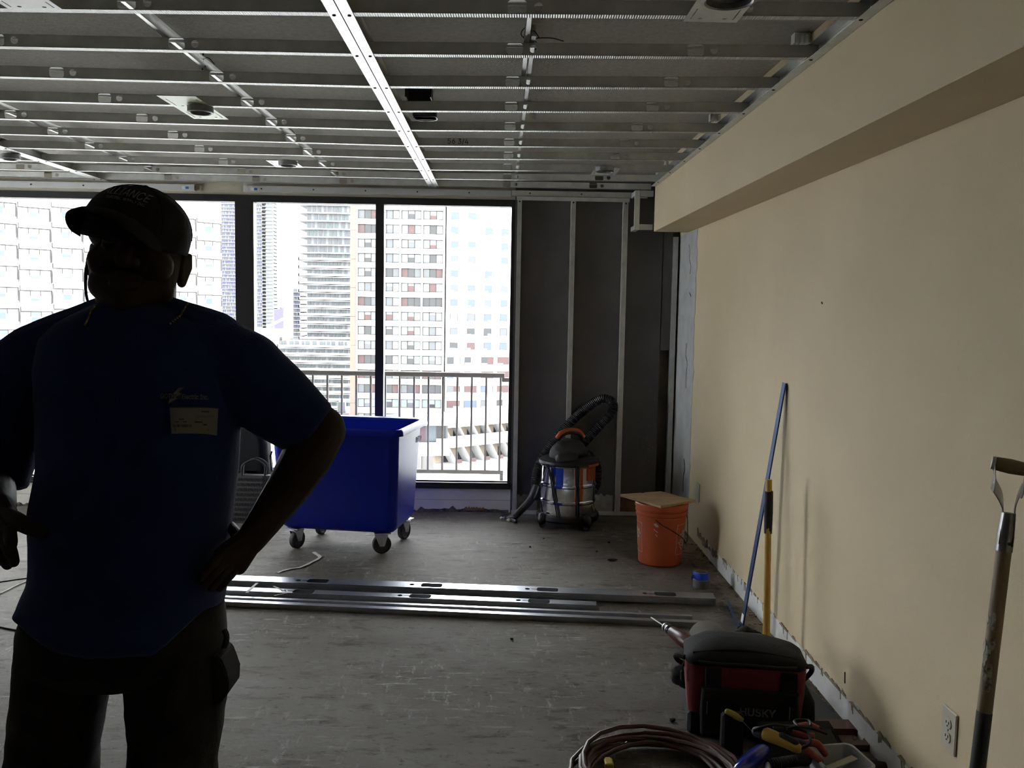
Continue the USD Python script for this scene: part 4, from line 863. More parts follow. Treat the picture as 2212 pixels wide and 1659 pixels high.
hk = text('HUSKY', .026, .0012, True); hk.apply_translation((-hk.extents[0]/2, 0, 0)); hk.apply_transform(axes((.035, -.1525, .105), (1, 0, 0), (0, 0, 1), (0, -1, 0))); obj('lettering', hk, refl, fp, smooth=False)
for x in (-.135, .145): obj('reflective_tab', box(x-.002, x+.002, -.1535, -.1515, .10, .145), refl, fp, smooth=False)
for x in (-.115, .145): obj('web_strap', cbox(x-.028, x+.028, -.128, -.113, .17, .254, .003), blk_f, tbg)
pl_ = thing('zip_pull', parent=tbg)
obj('cord', tube([(-.214, -.085, .262), (-.222, -.09, .240), (-.220, -.09, .222)], .0022, 6, 4), black_metal, pl_); obj('toggle', cbox(-.227, -.213, -.096, -.084, .190, .224, .004), rub, pl_)
obj('side_handle', tube([(-.205, .03, .20), (-.235, .0, .23), (-.24, -.04, .262), (-.212, -.07, .266)], .009, 8, 6), blk_f, tbg)
obj('side_handle', tube([(.208, -.07, .262), (.235, -.04, .25), (.238, .0, .21), (.206, .02, .16)], .009, 8, 6), blk_f, tbg)
obj('end_pocket', loft([rr(.03, .075, .02, .012), rr(.038, .085, .028, .06), rr(.036, .08, .028, .12), rr(.02, .06, .018, .145)]).apply_translation((.216, .02, 0)), blk_f, tbg, 40)
# things lying on it
jk = trimesh.creation.icosphere(4, 1.0); jk.vertices *= [.17, .07, .085]; jk.vertices += jk.vertex_normals*((meshkit.fbm(jk.vertices*[12, 12, 16])-.47)*.07)[:, None]; jk.vertices[:, 2] += .075; jk.vertices[:, 2] = np.maximum(jk.vertices[:, 2], 0)
solo('jacket', 'dark crumpled jacket heaped on the floor behind the tool bag', 'jacket', mv(jk, (.87, 3.38, 0)), cloth_k, (.87, 3.38, 0))
gk = P(1537, 1374, Y=3.38)
kn = thing('knee_pad', 'grey knee pad with a pale curved edge lying behind the tool bag', 'knee pad', (gk[0], gk[1], gk[2]-.02), .35)
cup = []
for t in np.linspace(-.085, .085, 9): cup.append([(.062*math.cos(a)*(1-14*t*t)*1.25+.02*t/.085, t, .062*math.sin(a)*(1-20*t*t)) for a in np.linspace(.2, math.pi-.2, 14)]+[(.054*math.cos(a)*(1-14*t*t)*1.25+.02*t/.085, t, .054*math.sin(a)*(1-20*t*t)) for a in np.linspace(math.pi-.2, .2, 14)])
gry_f = mat('worn_grey_fabric', (.11, .10, .085), .9, bump=.3, bsc=40)
obj('cup', loft(cup), gry_f, kn, 40)
obj('pale_edge', tube([(.078*math.cos(a)*.9-.022, -.088, .055*math.sin(a)) for a in np.linspace(.2, math.pi-.2, 12)], .004, 8), bare_light, kn, label='pale trimmed edge')
gq = P(1580, 1372, Y=3.37)
g_ = thing('work_glove', 'dark work glove on the jacket behind the tool bag, beside the knee pad', 'glove', (gq[0]+.03, gq[1], gq[2]-.028), .5)
gl = [hull(((0, 0, .02), .028), ((.05, .02, .025), .026))]+[hull(((.05, .02+.018*(k-1.5), .03), .011), ((.09, .024*(k-1.5)+.02, .022), .010), ((.115, .022*(k-1.5)+.01, .005), .009)) for k in range(4)]+[hull(((.01, -.02, .02), .012), ((.045, -.05, .02), .010))]
obj('glove_body', soft(union(gl), .008, 4), cloth_k, g_)

# drill on the floor behind the bag
mrn = mat('maroon_plastic', (.065, .012, .014), .4); pin = np.array([.83, 3.80, 0])
dr = thing('cordless_drill', 'maroon and black cordless drill with a long bit lying left of the tool bag', 'drill', tuple(pin), math.atan2(4.10-3.80, .742-.84))
obj('bit', tube([(.155, 0, .062), (.29, 0, .058)], .0032, 8), steel, dr)
ck = lathe([(.006, 0), (.014, .003), (.019, .012), (.021, .03), (.021, .05), (.017, .058), (.004, .058)], n=24); rot(ck, -math.pi/2, (0, 1, 0)); obj('chuck', mv(ck, (.158, 0, .062)), blk_p, dr)
for x_ in (.112, .138): obj('chuck_ring', tube([(x_, 0, .062), (x_+.008, 0, .062)], .0222, 24), steel, dr)
obj('motor_housing', soft(union([hull(((.08, 0, .062), .026), ((-.02, 0, .062), .034)), hull(((-.02, 0, .062), .034), ((-.075, 0, .060), .028))]), .012, 3), mrn, dr)
obj('rear_cap', soft(hull(((-.08, 0, .060), .029), ((-.095, 0, .058), .024)), .012, 2), blk_p, dr)
obj('grip', soft(hull(((-.03, -.02, .05), .020), ((-.06, -.12, .032), .020)), .012, 3), blk_p, dr)
obj('battery', cbox(-.11, -.015, -.165, -.12, .004, .06, .008), mrn, dr)

# cord coil
cord_m = mat('brown_cord', (.075, .030, .022), .5); brass = mat('brass_yellow', (.55, .40, .08), .4, .5)
cc = np.array([.525, 2.70, 0]); co = thing('cord_coil', 'coil of brown extension cord on the floor in front of the tool bag', 'extension cord', tuple(cc))
pts = []; g5 = np.random.default_rng(11); nT = 11
for k in range(nT*20):
    a = k/20*2*math.pi; tl = k/20; ph = g5.random()
    rad = .225+.022*math.sin(tl*2.4)+.016*math.sin(a*.37+tl)+.014*math.sin(a*2+tl*1.7); zz = .010+.006*(tl % 3.3)*1.9+.012*(1+math.sin(a*1.0+tl*.9))*(tl/nT)*1.3
    pts.append((rad*1.06*math.cos(a), rad*math.sin(a)*1.02, zz))
obj('cable', tube(pts, .0078, 8), cord_m, co)
pq = P(1315, 1652, Z=.03)-cc
obj('plug', cat(mv(cbox(-.014, .014, -.022, .022, -.012, .014, .004), pq), mv(cbox(-.010, .010, .02, .034, -.008, .010, .003), pq)), brass, co, label='brass yellow plug')

# tools in the heap
def at_floor(px, py, z=.0): return P(px, py, Z=z)
trans_blue = mat('clear_blue_plastic', (.01, .03, .30), .12, coat_weight=.5)
sa_, sb_ = at_floor(1600, 1662, .095), at_floor(1662, 1612, .115)
sd_ = thing('screwdriver', 'big shiny blue screwdriver handle lying on the tool heap', 'screwdriver', tuple(sa_*[1, 1, 0])); o3 = sa_*[1, 1, 0]
dv = (sb_-sa_)/np.linalg.norm(sb_-sa_); e1, e2, _ = frame_of(dv)
prof_ = [(-.02, .016), (-.01, .020), (.0, .021), (.012, .024), (.05, .026), (.09, .027), (.125, .025), (.138, .020)]; rgs = []
for t, r_ in prof_:
    a = np.linspace(0, 2*math.pi, 48, endpoint=False); rad = r_*(1-.10*np.maximum(0, np.cos(6*a))**4*(0.0 < t < .13))
    rgs.append(sa_-o3+dv*t+rad[:, None]*(np.cos(a)[:, None]*e1+np.sin(a)[:, None]*e2))
obj('handle', loft(rgs), trans_blue, sd_, 30); obj('collar', tube([sa_-o3-dv*.045, sa_-o3-dv*.019], [.011, .0165], 16), dk_p, sd_); obj('shank', tube([sa_-o3-dv*.075, sa_-o3-dv*.04], .0045, 10), steel, sd_)
ha, hb_ = at_floor(1660, 1652, .10), at_floor(1724, 1642, .105)
hm = thing('hammer', 'hammer with a black ribbed rubber grip between the blue handle and the tub', 'hammer', tuple(ha*[1, 1, 0])); o4 = ha*[1, 1, 0]
hv_ = (hb_-ha)/np.linalg.norm(hb_-ha)
obj('grip', ribbed([ha-o4, (ha+hb_)/2-o4, hb_-o4], .017, .008), rub, hm); obj('pommel', soft(hull((hb_-o4, .017), (hb_-o4+hv_*.025, .021)), .01, 2), rub, hm)
hn = ha-o4+np.array([-.06, -.16, -.01]); obj('neck', tube([hn, ha-o4], .010, 12), steel, hm); obj('head', mv(cbox(-.05, .05, -.016, .016, -.018, .016, .004), hn), dk_p, hm)
gy = mat('grey_sheet', (.055, .060, .060), .5, 0, (.075, .08, .08), 5)
SY0, SY1, SZ = 2.70, 2.915, .135          # the sheets lean with their far edge up against the bag
def lean(y, dz=0.0): return .010+dz+np.clip((y-SY0)/(SY1-SY0), -.1, 1)*SZ
def on_sheet(px, py, dz=0.0):
    z = .05
    for _ in range(12): q = P(px, py, Z=z); z = lean(q[1], dz)
    return q
def leaning_sheet(label, pix_, dz):
    q = [on_sheet(a, b, dz) for a, b in pix_]; v = np.array(q+[p+[0, 0, .005] for p in q]); o_ = np.array([q[-1][0], q[-1][1], 0])
    solo('grey_sheet', label, 'sheet', trimesh.convex.convex_hull(v), gy, tuple(o_), smooth=False)
leaning_sheet('large dark grey sheet leaning under the tools in front of the tool bag', ((1636, 1562), (1790, 1560), (1850, 1655), (1650, 1655)), 0)
leaning_sheet('smaller dark grey sheet lying on top of the large one', ((1652, 1580), (1793, 1578), (1830, 1645), (1668, 1645)), .0075)
# yellow corded tool
ye = mat('yellow_tool_plastic', (.42, .25, .03), .45); yq = on_sheet(1680, 1616, .024)
yt = thing('corded_tool', 'yellow and black corded power tool in the middle of the tool heap', 'power tool', tuple(yq), -.75)
obj('housing', soft(union([hull(((-.06, 0, .05), .034), ((.0, 0, .048), .032)), hull(((.0, 0, .048), .030), ((.10, 0, .036), .026))]), .014, 3).apply_scale(.62), ye, yt)
obj('nose', soft(hull(((-.085, 0, .05), .030), ((-.115, 0, .045), .026)), .014, 2).apply_scale(.62), dk_p, yt)
obj('handle', soft(hull(((.02, 0, .07), .018), ((.09, .0, .058), .018)), .012, 2).apply_scale(.62), rub, yt)
obj('power_cord', tube([(.12, 0, .036), (.15, .03, .07), (.11, .09, .085), (.04, .08, .09), (-.03, .03, .10), (-.08, -.01, .085), (-.12, -.03, .06)], .0075, 8, 10).apply_scale(.62), wire_b, yt)
obj('power_cord', tube([(.02, .05, .09), (.07, .09, .105), (.11, .12, .11), (.08, .16, .115), (.03, .12, .11), (.07, .08, .11), (.12, .11, .105), (.19, .14, .09)], .0075, 8, 10).apply_scale(.62), wire_b, yt)
# red pliers
rd = mat('red_dipped_handle', (.26, .045, .035), .5)
for i, (pts_, lb) in enumerate([(((1716, 1572), (1742, 1574), (1766, 1580)), 'red handled pliers lying near the top of the grey sheet'), (((1738, 1606), (1760, 1614), (1780, 1634)), 'second pair of red handled pliers nearer the white tub')]):
    q = [on_sheet(a, b, .026) for a, b in pts_]; o_ = q[0]-[0, 0, .013]; t_ = thing('pliers', lb, 'pliers', tuple(o_))
    off = np.array([.016, .016, .010])
    obj('handle', tube([q[0]-o_, q[1]-o_+off*.6, q[2]-o_+off*.4], [.0105, .012, .010], 12, 6), rd, t_)
    obj('handle', tube([q[0]-o_-off*.5, q[1]-o_-off*1.1, q[2]-o_-off*.9], [.0105, .012, .010], 12, 6), rd, t_)
    dj = (q[0]-q[1])/np.linalg.norm(q[0]-q[1])
    obj('jaw', soft(union([hull((q[0]-o_-off*.2, .013), (q[0]-o_+dj*.03-off*.2, .011)), hull((q[0]-o_+dj*.03-off*.2, .010), (q[0]-o_+dj*.06-off*.2, .006))]), .008, 2), dk_p, t_)
# yellow handled knife standing in front pocket
k0, k1 = P(1572, 1538, Y=2.885), P(1600, 1553, Y=2.875)
ky = thing('utility_knife', 'yellow handled knife lying across the front of the tool bag', 'knife', tuple(k0*[1, 1, 0])); o_ = k0*[1, 1, 0]
obj('handle', soft(hull((k0-o_, .011), ((k0+k1)/2-o_, .013), (k1-o_, .010)), .008, 2), mat('dull_yellow_plastic', (.38, .32, .05), .5), ky)
kd = (k1-k0)/np.linalg.norm(k1-k0)
obj('blade', extr(sg.Polygon([(0, -.006), (.06, -.006), (.07, .004), (0, .007)]), .0015, axes(k1-o_, np.array([kd[0], kd[1], -.9])/np.linalg.norm([kd[0], kd[1], -.9]), [0, -1, 0], np.cross([kd[0], kd[1], -.9], [0, -1, 0])/np.linalg.norm(np.cross([kd[0], kd[1], -.9], [0, -1, 0])))), steel, ky, smooth=False)
obj('strap_pouch', cbox(-.02, .055, -.015, .022, .002, k0[2]-.004, .008), blk_f, ky)
# handsaw
brn = mat('brown_saw_handle', (.12, .055, .03), .55); w0 = np.array([1.235, 3.05, 0])
sw = thing('handsaw', 'handsaw with an open brown handle on the floor between bag and wall', 'handsaw', tuple(w0), math.radians(90.5))
obj('blade', extr(sg.Polygon([(.02, -.055), (.48, -.02), (.48, .02), (.02, .040)]), .0015, axes((0, 0, .012), (1, 0, 0), (0, 1, 0), (0, 0, 1))), dk_p, sw, smooth=False)
dh = sg.Polygon([(.05, .05), (-.07, .06), (-.125, .02), (-.125, -.06), (-.07, -.105), (.05, -.08)]).buffer(.012).buffer(-.004)
dh = dh.difference(sg.Polygon([(-.02, .025), (-.075, .03), (-.098, .0), (-.092, -.05), (-.06, -.07), (-.02, -.055)]).buffer(.006))
obj('handle', extr(dh, .024, axes((0, 0, .002), (1, 0, 0), (0, 1, 0), (0, 0, 1))), brn, sw)
# white tub with brush stick, and pipe
tubm = usdkit.material(stage, '/World/Looks/cloudy_plastic', {'p': ('principled_bsdf', {'base_color': (.62, .64, .65), 'roughness': .45, 'transmission_weight': .25})}, [], surface='p.BSDF')
tq = P(1812, 1690, Z=.04); tbx = thing('plastic_tub', 'cloudy white square plastic tub at the bottom edge, holding a flat stick', 'tub', (tq[0], tq[1], 0), .15)
tr = [rr(.062, .062, .02, .001), rr(.066, .066, .022, .01), rr(.076, .076, .026, .115), rr(.082, .082, .028, .118), rr(.082, .082, .028, .124), rr(.074, .074, .025, .124), rr(.064, .064, .02, .012), rr(.05, .05, .02, .008)]
obj('tub_wall', loft(tr), tubm, tbx, 40)
obj('rag', soft(union([hull(((-.02, 0, .05), .03), ((.03, .01, .045), .028)), hull(((0, .03, .05), .025), ((.01, -.03, .05), .022))]), .012, 2), mat('teal_rag', (.10, .16, .17), .9), tbx)
st_ = solo('flat_stick', 'pale flat stirring stick resting across the white tub', 'stick', (lambda m: (m.apply_transform(axes(P(1832, 1648, Z=.13)+[-.05, -.02, .0], *(lambda u: (u, np.cross([0, 0, 1], u), np.array([0, 0, 1.0])))(np.array([.90, .42, .10])/np.linalg.norm([.90, .42, .10])))), m)[1])(box(-.03, .085, -.012, .012, 0, .003)), mat('pale_stick_wood', (.36, .33, .25), .7), tuple(P(1832, 1648, Z=.13)), smooth=False)
pa, pb = P(1850, 1645, Z=.016), P(1952, 1662, Z=.016)
solo('pipe', 'short brown pipe on the floor between the tub and the wall', 'pipe', tube([pa, pb+(pb-pa)*.05], .014, 14), mat('brown_pipe', (.06, .035, .025), .5), tuple(pa))

# ---------------------------------------------------------------- litter and cables on the floor
wp = mat('white_twist_paper', (.55, .53, .50), .8)
def strip(label, pix, w, z=.002, m_=wp, rise=0.0):
    q = spline([P(a, b, Z=0)+[0, 0, z+rise*k] for k, (a, b) in enumerate(pix)], 5); T = np.gradient(q, axis=0); out = []
    for i in range(len(q)):
        s_ = np.cross(T[i]/np.linalg.norm(T[i]), [0, 0, 1]); s_ /= np.linalg.norm(s_); s_ = s_*w/2
        tw_ = .35*math.sin(i*.7); up = np.array([0, 0, 1])
        out.append([q[i]-s_, q[i]+s_+up*abs(tw_)*w*.4, q[i]+s_+up*(abs(tw_)*w*.4+.0015), q[i]-s_+up*.0015])
    solo('paper_strip', label, 'paper strip', loft(out), m_, tuple(q[0]*[1, 1, 0]), smooth=False)
strip('long twisted white paper strip on the floor in front of the blue bin', [(600, 1238), (622, 1231), (650, 1226), (672, 1216), (690, 1206), (688, 1201), (677, 1194)], .020)
strip('white paper scrap lying across the left end of the steel studs', [(533, 1302), (545, 1290), (556, 1280)], .016, .05)
strip('small bent white paper scrap on the steel studs', [(593, 1308), (610, 1304), (619, 1301), (604, 1293), (591, 1287)], .009, .05)
def cable(label, pix, r, m_):
    q = [P(a, b, Z=r) for a, b in pix]; solo('floor_cable', label, 'cable', tube(q, r, 8, 8), m_, tuple(q[0]*[1, 1, 0]))
cable('black cable on the floor left of the man, nearest', [(-60, 1340), (0, 1354), (40, 1362), (120, 1375)], .004, wire_b)
cable('pale cable on the floor left of the man', [(-90, 1320), (0, 1282), (42, 1262), (130, 1225)], .004, wp)
cable('thin dark cable on the floor left of the man, farthest', [(-80, 1268), (0, 1257), (50, 1250), (140, 1240)], .0025, wire_b)
deb = mat('dark_floor_debris', (.03, .028, .026), .9)
for i, (px, py, r_, lb) in enumerate([(1323, 1211, .02, 'thin black sliver on the floor left of the bucket'), (1289, 1192, .008, 'black crumb on the floor near the sliver'), (1315, 1173, .008, 'black crumb on the floor left of the bucket rim'), (1453, 1558, .010, 'black crumb on the floor left of the tool bag'),
                                  (1145, 1182, .007, 'tiny crumb on the floor in front of the vacuum'), (1175, 1164, .006, 'tiny crumb on the floor under the vacuum'), (1105, 1382, .009, 'crumb on the floor in front of the steel studs'), (1530, 1354, .010, 'small grey crumb on the floor at the right end of the steel studs')]):
    q = P(px, py, Z=0); m = trimesh.creation.icosphere(1, r_); m.vertices *= [1.6 if i == 0 else 1, .3 if i == 0 else .8, .35 if i == 0 else .6]; m.vertices += (meshkit.noise(m.vertices*140+i*9)[:, None]-.5)*r_*.5; m.vertices[:, 2] -= m.vertices[:, 2].min()
    solo('floor_crumb', lb, 'debris', mv(m, q), deb, tuple(q))
# ---------------------------------------------------------------- the man
from scipy.interpolate import LinearNDInterpolator
skin = mat('dark_brown_skin', (.026, .013, .0085), .6, 0, (.034, .017, .011), 9, bump=.06, bsc=60, specular_ior_level=.3)
navy = mat('royal_navy_cotton', (.004, .016, .095), .9, 0, (.005, .020, .115), 4, bump=.12, bsc=220, sheen_weight=.05)
trs = mat('black_work_trousers', (.009, .009, .008), .9, bump=.12, bsc=160); cap_m = mat('black_cap_cotton', (.008, .008, .010), .9, bump=.15, bsc=260)
print_g = mat('grey_chest_print', (.15, .15, .14), .8); paper_b = mat('paper_badge', (.22, .21, .18), .7); badge_ink = mat('badge_ink', (.05, .05, .05), .7); capthr = mat('grey_cap_thread', (.20, .20, .22), .7); gold = mat('gold_chain', (.40, .30, .12), .35, .9); hair_m = mat('short_dark_hair', (.012, .011, .010), .9, bump=.6, bsc=300)
eye_m = mat('eye_white', (.07, .065, .06), .25); boot_m = mat('dark_work_boot', (.03, .02, .014), .6)
YM = 1.75
MO = np.array([P(250, 1400, Y=YM)[0], YM, 0])
def J(px, py, y=YM): return P(px, py, Y=y)-MO
def k_(y=YM): return y/FPX
man_ = thing('person', 'man in black cap and navy t-shirt standing with one hand on his hip', 'person', tuple(MO))
def pix(q):
    d = np.asarray(q)+MO-CAM; w_ = d@_f; return CX+FPX*(d@_r)/w_, CY-FPX*(d@_u)/w_
def row_ring(row, xl, xr, b, yc, n=56, e=2.35):
    """An oval cross-section whose outline spans xl..xr of the photograph."""
    a = J(xl, row); c = J(xr, row); m = (a+c)/2; m[1] = yc-YM; h = (c[0]-a[0])/2
    for _ in range(6):
        x = pix(ring(m, h, b, n, e))[0]; k = yc/FPX
        m[0] += ((xl+xr)-(x.min()+x.max()))/2*k; h += ((xr-xl)-(x.max()-x.min()))/2*k
    return ring(m, h, b, n, e)
# head in its own frame: face towards -y
def HH(pts): return [(np.array(p, float), r) for p, r in pts]
hd = [hull(((0, .022, .035), .083), ((0, -.008, .03), .080), ((0, .01, .045), .084)),
      hull(((0, .01, .0), .081), ((.046, -.025, -.070), .033), ((-.046, -.025, -.070), .033), ((0, -.058, -.096), .030), ((0, .03, -.05), .06)),
      hull(((.043, -.045, -.025), .035), ((-.043, -.045, -.025), .035), ((0, -.05, .02), .045)),
      hull(((.043, -.030, .03), .041), ((-.043, -.030, .03), .041), ((.045, .03, .02), .040), ((-.045, .03, .02), .040)),
      hull(((.034, -.072, .032), .016), ((-.034, -.072, .032), .016), ((0, -.07, .05), .02)),
      hull(((0, -.085, .015), .011), ((0, -.104, -.020), .0145)), hull(((-.017, -.093, -.024), .011), ((.017, -.093, -.024), .011), ((0, -.098, -.022), .012)),
      hull(((-.022, -.079, -.053), .010), ((0, -.087, -.051), .0115), ((.022, -.079, -.053), .010)), hull(((-.019, -.078, -.066), .010), ((0, -.085, -.067), .012), ((.019, -.078, -.066), .010))]
head = union(hd)
for s_ in (-1, 1):
    head = head-m3.Manifold.sphere(.016, 20).translate([s_*.032, -.094, .012])
    ear = hull(((s_*.080, .018, .0), .008), ((s_*.090, .032, .002), .006), ((s_*.091, .032, -.020), .007), ((s_*.083, .016, -.052), .009), ((s_*.078, .012, -.025), .010))
    head = head+ear+hull(((s_*.032, -.078, .004), .013), ((s_*.032, -.079, .010), .012))
HR = trimesh.transformations.euler_matrix(0, math.radians(5), math.radians(9), 'sxyz'); HC = J(297, 543, 1.75)
HT_ = HR.copy(); HT_[:3, 3] = HC
head = head.transform(HT_[:3])
def hp_(p): return (HT_@np.array([*p, 1]))[:3]
parts_ = [head, hull((hp_((0, .025, -.05)), .070), (J(290, 690, 1.775), .078))]
def limb(pts): return [hull((J(*a[:3]), a[3]*k_(a[2])), (J(*b[:3]), b[3]*k_(b[2]))) for a, b in zip(pts[:-1], pts[1:])]
# torso core and legs, hidden by the clothes
parts_ += [hull((J(170, 800), .06), (J(410, 800), .06), (J(210, 1000), .10), (J(370, 1000), .10)), hull((J(210, 1000), .10), (J(370, 1000), .10), (J(190, 1350), .10), (J(345, 1350), .10)), hull((J(290, 690, 1.78), .06), (J(290, 820), .075))]
KL, AL, KR, AR = np.array([-.135, .005, .50]), np.array([-.15, .03, .10]), np.array([.115, .005, .50]), np.array([.125, .03, .10])
for hx, kn_, an in ((132, KL, AL), (372, KR, AR)):
    parts_ += [hull((J(hx, 1370), .080), (kn_, .062)), hull((kn_, .062), (kn_*.5+an*.5+[0, .02, 0], .058)), hull((kn_*.5+an*.5+[0, .02, 0], .056), (an, .040)), hull((an+[0, 0, -.04], .035), (an+[0, -.14, -.065], .024))]
# arm with the hand on the hip (image right)
parts_ += limb([(455, 800, 1.76, 50), (600, 868, 1.77, 56), (690, 930, 1.785, 57)])+limb([(690, 930, 1.785, 57), (664, 985, 1.77, 55), (625, 1050, 1.745, 47), (575, 1120, 1.71, 38), (540, 1168, 1.685, 32)])
parts_ += [hull(*[(J(a, b, y), r*k_(y)) for a, b, y, r in ((540, 1165, 1.685, 30), (512, 1188, 1.665, 24), (478, 1196, 1.640, 16), (490, 1225, 1.650, 15), (515, 1222, 1.675, 20))])]
fing = [[(480, 1198, 1.638, 13), (455, 1222, 1.612, 11), (436, 1246, 1.606, 9.5)], [(486, 1211, 1.640, 13), (462, 1238, 1.614, 11), (444, 1262, 1.612, 9.5)],
        [(494, 1224, 1.646, 12.5), (473, 1250, 1.622, 10.5), (458, 1270, 1.622, 9)], [(503, 1234, 1.656, 11.5), (486, 1256, 1.634, 9.5), (475, 1271, 1.634, 8.5)], [(522, 1170, 1.69, 15), (508, 1150, 1.725, 13), (500, 1138, 1.76, 11)]]
for f_ in fing: parts_ += limb(f_)
# hanging arm with the curled hand (image left)
parts_ += limb([(60, 825, 1.76, 48), (10, 920, 1.76, 55), (-22, 1035, 1.755, 50)])+limb([(-22, 1035, 1.755, 50), (-18, 1072, 1.66, 48), (-8, 1092, 1.57, 40), (-4, 1098, 1.535, 34)])
parts_ += [hull(*[(J(a, b, y), r*k_(y)) for a, b, y, r in ((-4, 1098, 1.535, 33), (20, 1118, 1.50, 20), (18, 1150, 1.465, 15), (-22, 1158, 1.475, 15), (-30, 1120, 1.51, 20))])]
for f_ in [[(20, 1150, 1.460, 15), (24, 1172, 1.435, 13.5), (22, 1184, 1.455, 12)], [(8, 1156, 1.458, 15.5), (24, 1194, 1.430, 14), (29, 1213, 1.452, 12.5)], [(-5, 1160, 1.462, 15), (8, 1204, 1.434, 13.5), (16, 1219, 1.458, 12)],
           [(-20, 1160, 1.470, 13.5), (-12, 1198, 1.445, 12), (-4, 1212, 1.465, 11)], [(12, 1116, 1.505, 23), (42, 1128, 1.475, 19), (64, 1141, 1.462, 15.5), (86, 1152, 1.455, 13.5)]]:
    parts_ += limb(f_)
body = union(parts_)
bt_ = tm(body.refine_to_length(.007)); bt_.merge_vertices(); trimesh.smoothing.filter_taubin(bt_, lamb=.5, nu=.52, iterations=8)
obj('body', bt_, skin, man_, True)
for s_ in (-1, 1):
    e_ = trimesh.creation.icosphere(3, .0115); obj('eye', mv(e_, hp_((s_*.032, -.0805, .010))), eye_m, man_, True)
hr = [hull((hp_((0, .035, .03)), .087), (hp_((0, .04, -.02)), .075))]
obj('hair', soft(union(hr)-hull((hp_((0, -.10, -.03)), .10), (hp_((0, -.07, .05)), .10)), .012, 3), hair_m, man_, True)

# t-shirt
rows = [(646, 230, 368, .078, 1.772), (660, 204, 394, .093, 1.772), (680, 158, 430, .108, 1.768), (702, 118, 476, .120, 1.764), (735, 82, 506, .132, 1.757), (800, 68, 521, .146, 1.748), (900, 72, 523, .156, 1.738), (1000, 73, 518, .164, 1.73),
        (1090, 55, 507, .168, 1.725), (1150, 60, 499, .170, 1.725), (1200, 61, 497, .170, 1.725), (1235, 56, 500, .170, 1.726)]
rs = [row_ring(*r) for r in rows]
for r_ in [(1262, 47, 504, .170, 1.728), (1290, 36, 498, .170, 1.73), (1318, 27, 490, .170, 1.732)]:
    q_ = row_ring(*r_); t_ = (r_[0]-1235)/95; rs.append(q_)
last = row_ring(1332, 26, 488, .169, 1.733)
hx, hz = [0, 25, 60, 110, 180, 330, 380, 440, 490, 600], [1334, 1338, 1372, 1408, 1424, 1420, 1374, 1318, 1300, 1300]
for i_ in range(len(last)):
    for _ in range(5):
        a_ = pix(last[i_])[0]; last[i_, 2] = J(a_, np.interp(a_, hx, hz), min(last[i_, 1]+YM, YM))[2]
        pass
top_ = rs[13] if len(rs) > 13 else rs[-1]
rs = rs[:12]; up_ = rs[-1]
for t_ in (.2, .4, .6, .8, 1.0):
    m_ = up_*(1-t_)+last*t_
    m_[:, 2] = up_[:, 2]*(1-t_)+np.minimum(last[:, 2], up_[:, 2]-.01)*t_
    rs.append(m_)
tor = man(loft(rs))
def sleeve(ps):
    c = [J(*p[:3]) for p in ps]; out = []
    for i, p in enumerate(ps):
        t = c[min(i+1, len(c)-1)]-c[max(i-1, 0)]; t /= np.linalg.norm(t); u = np.array([0, 1.0, 0])-t*t[1]; u /= np.linalg.norm(u)
        out.append(ring(c[i], p[3]*k_(p[2])*p[4], p[3]*k_(p[2]), 44, 2.1, u, np.cross(t, u)))
    return man(loft(out))
sR = sleeve([(400, 765, 1.765, 80, 1.1), (455, 778, 1.765, 98, 1.05), (525, 812, 1.768, 96, 1.0), (598, 868, 1.772, 84, .95), (645, 905, 1.778, 74, .95), (677, 930, 1.783, 66, .98)])
sL = sleeve([(120, 770, 1.765, 70, 1.1), (55, 800, 1.765, 86, 1.05), (22, 870, 1.765, 86, 1.0), (0, 950, 1.76, 80, .95), (-8, 1000, 1.75, 76, .95), (-15, 1052, 1.735, 66, 1.0)])
shl = union([hull((J(300, 702, 1.775), .075), (J(450, 760, 1.768), .083)), hull((J(290, 702, 1.775), .075), (J(80, 790, 1.768), .082))])
sht = union([tor, sR, sL, shl])
st_m = tm(sht.refine_to_length(.011)); st_m.merge_vertices(); trimesh.smoothing.filter_taubin(st_m, lamb=.5, nu=.52, iterations=12)
vn = st_m.vertex_normals; pv = st_m.vertices
fold = meshkit.fbm(pv*[9, 9, 4], seed=2)-.47+.6*(meshkit.fbm(pv*[24, 14, 6]+[0, 0, 2], seed=5)-.47)
low = np.clip((1.2-pv[:, 2])/.5, .25, 1)
st_m.vertices = pv+vn*(fold*.020*low)[:, None]
shirt = thing('t_shirt', parent=man_)
obj('fabric', st_m, navy, shirt, True)
cl_ = ring(J(297, 650, 1.772), .066, .074, 40, 2.1); obj('collar', tube(np.vstack([cl_, cl_[:1]])+np.c_[np.zeros((41, 2)), -.022*np.clip(-(np.vstack([cl_, cl_[:1]])[:, 1]-.02)/.07, 0, 1)], .0075, 10), navy, shirt, True)
fr_ = st_m.vertex_normals[:, 1] < -.15
surf = LinearNDInterpolator(st_m.vertices[fr_][:, [0, 2]], st_m.vertices[fr_][:, 1])
_fit = {}
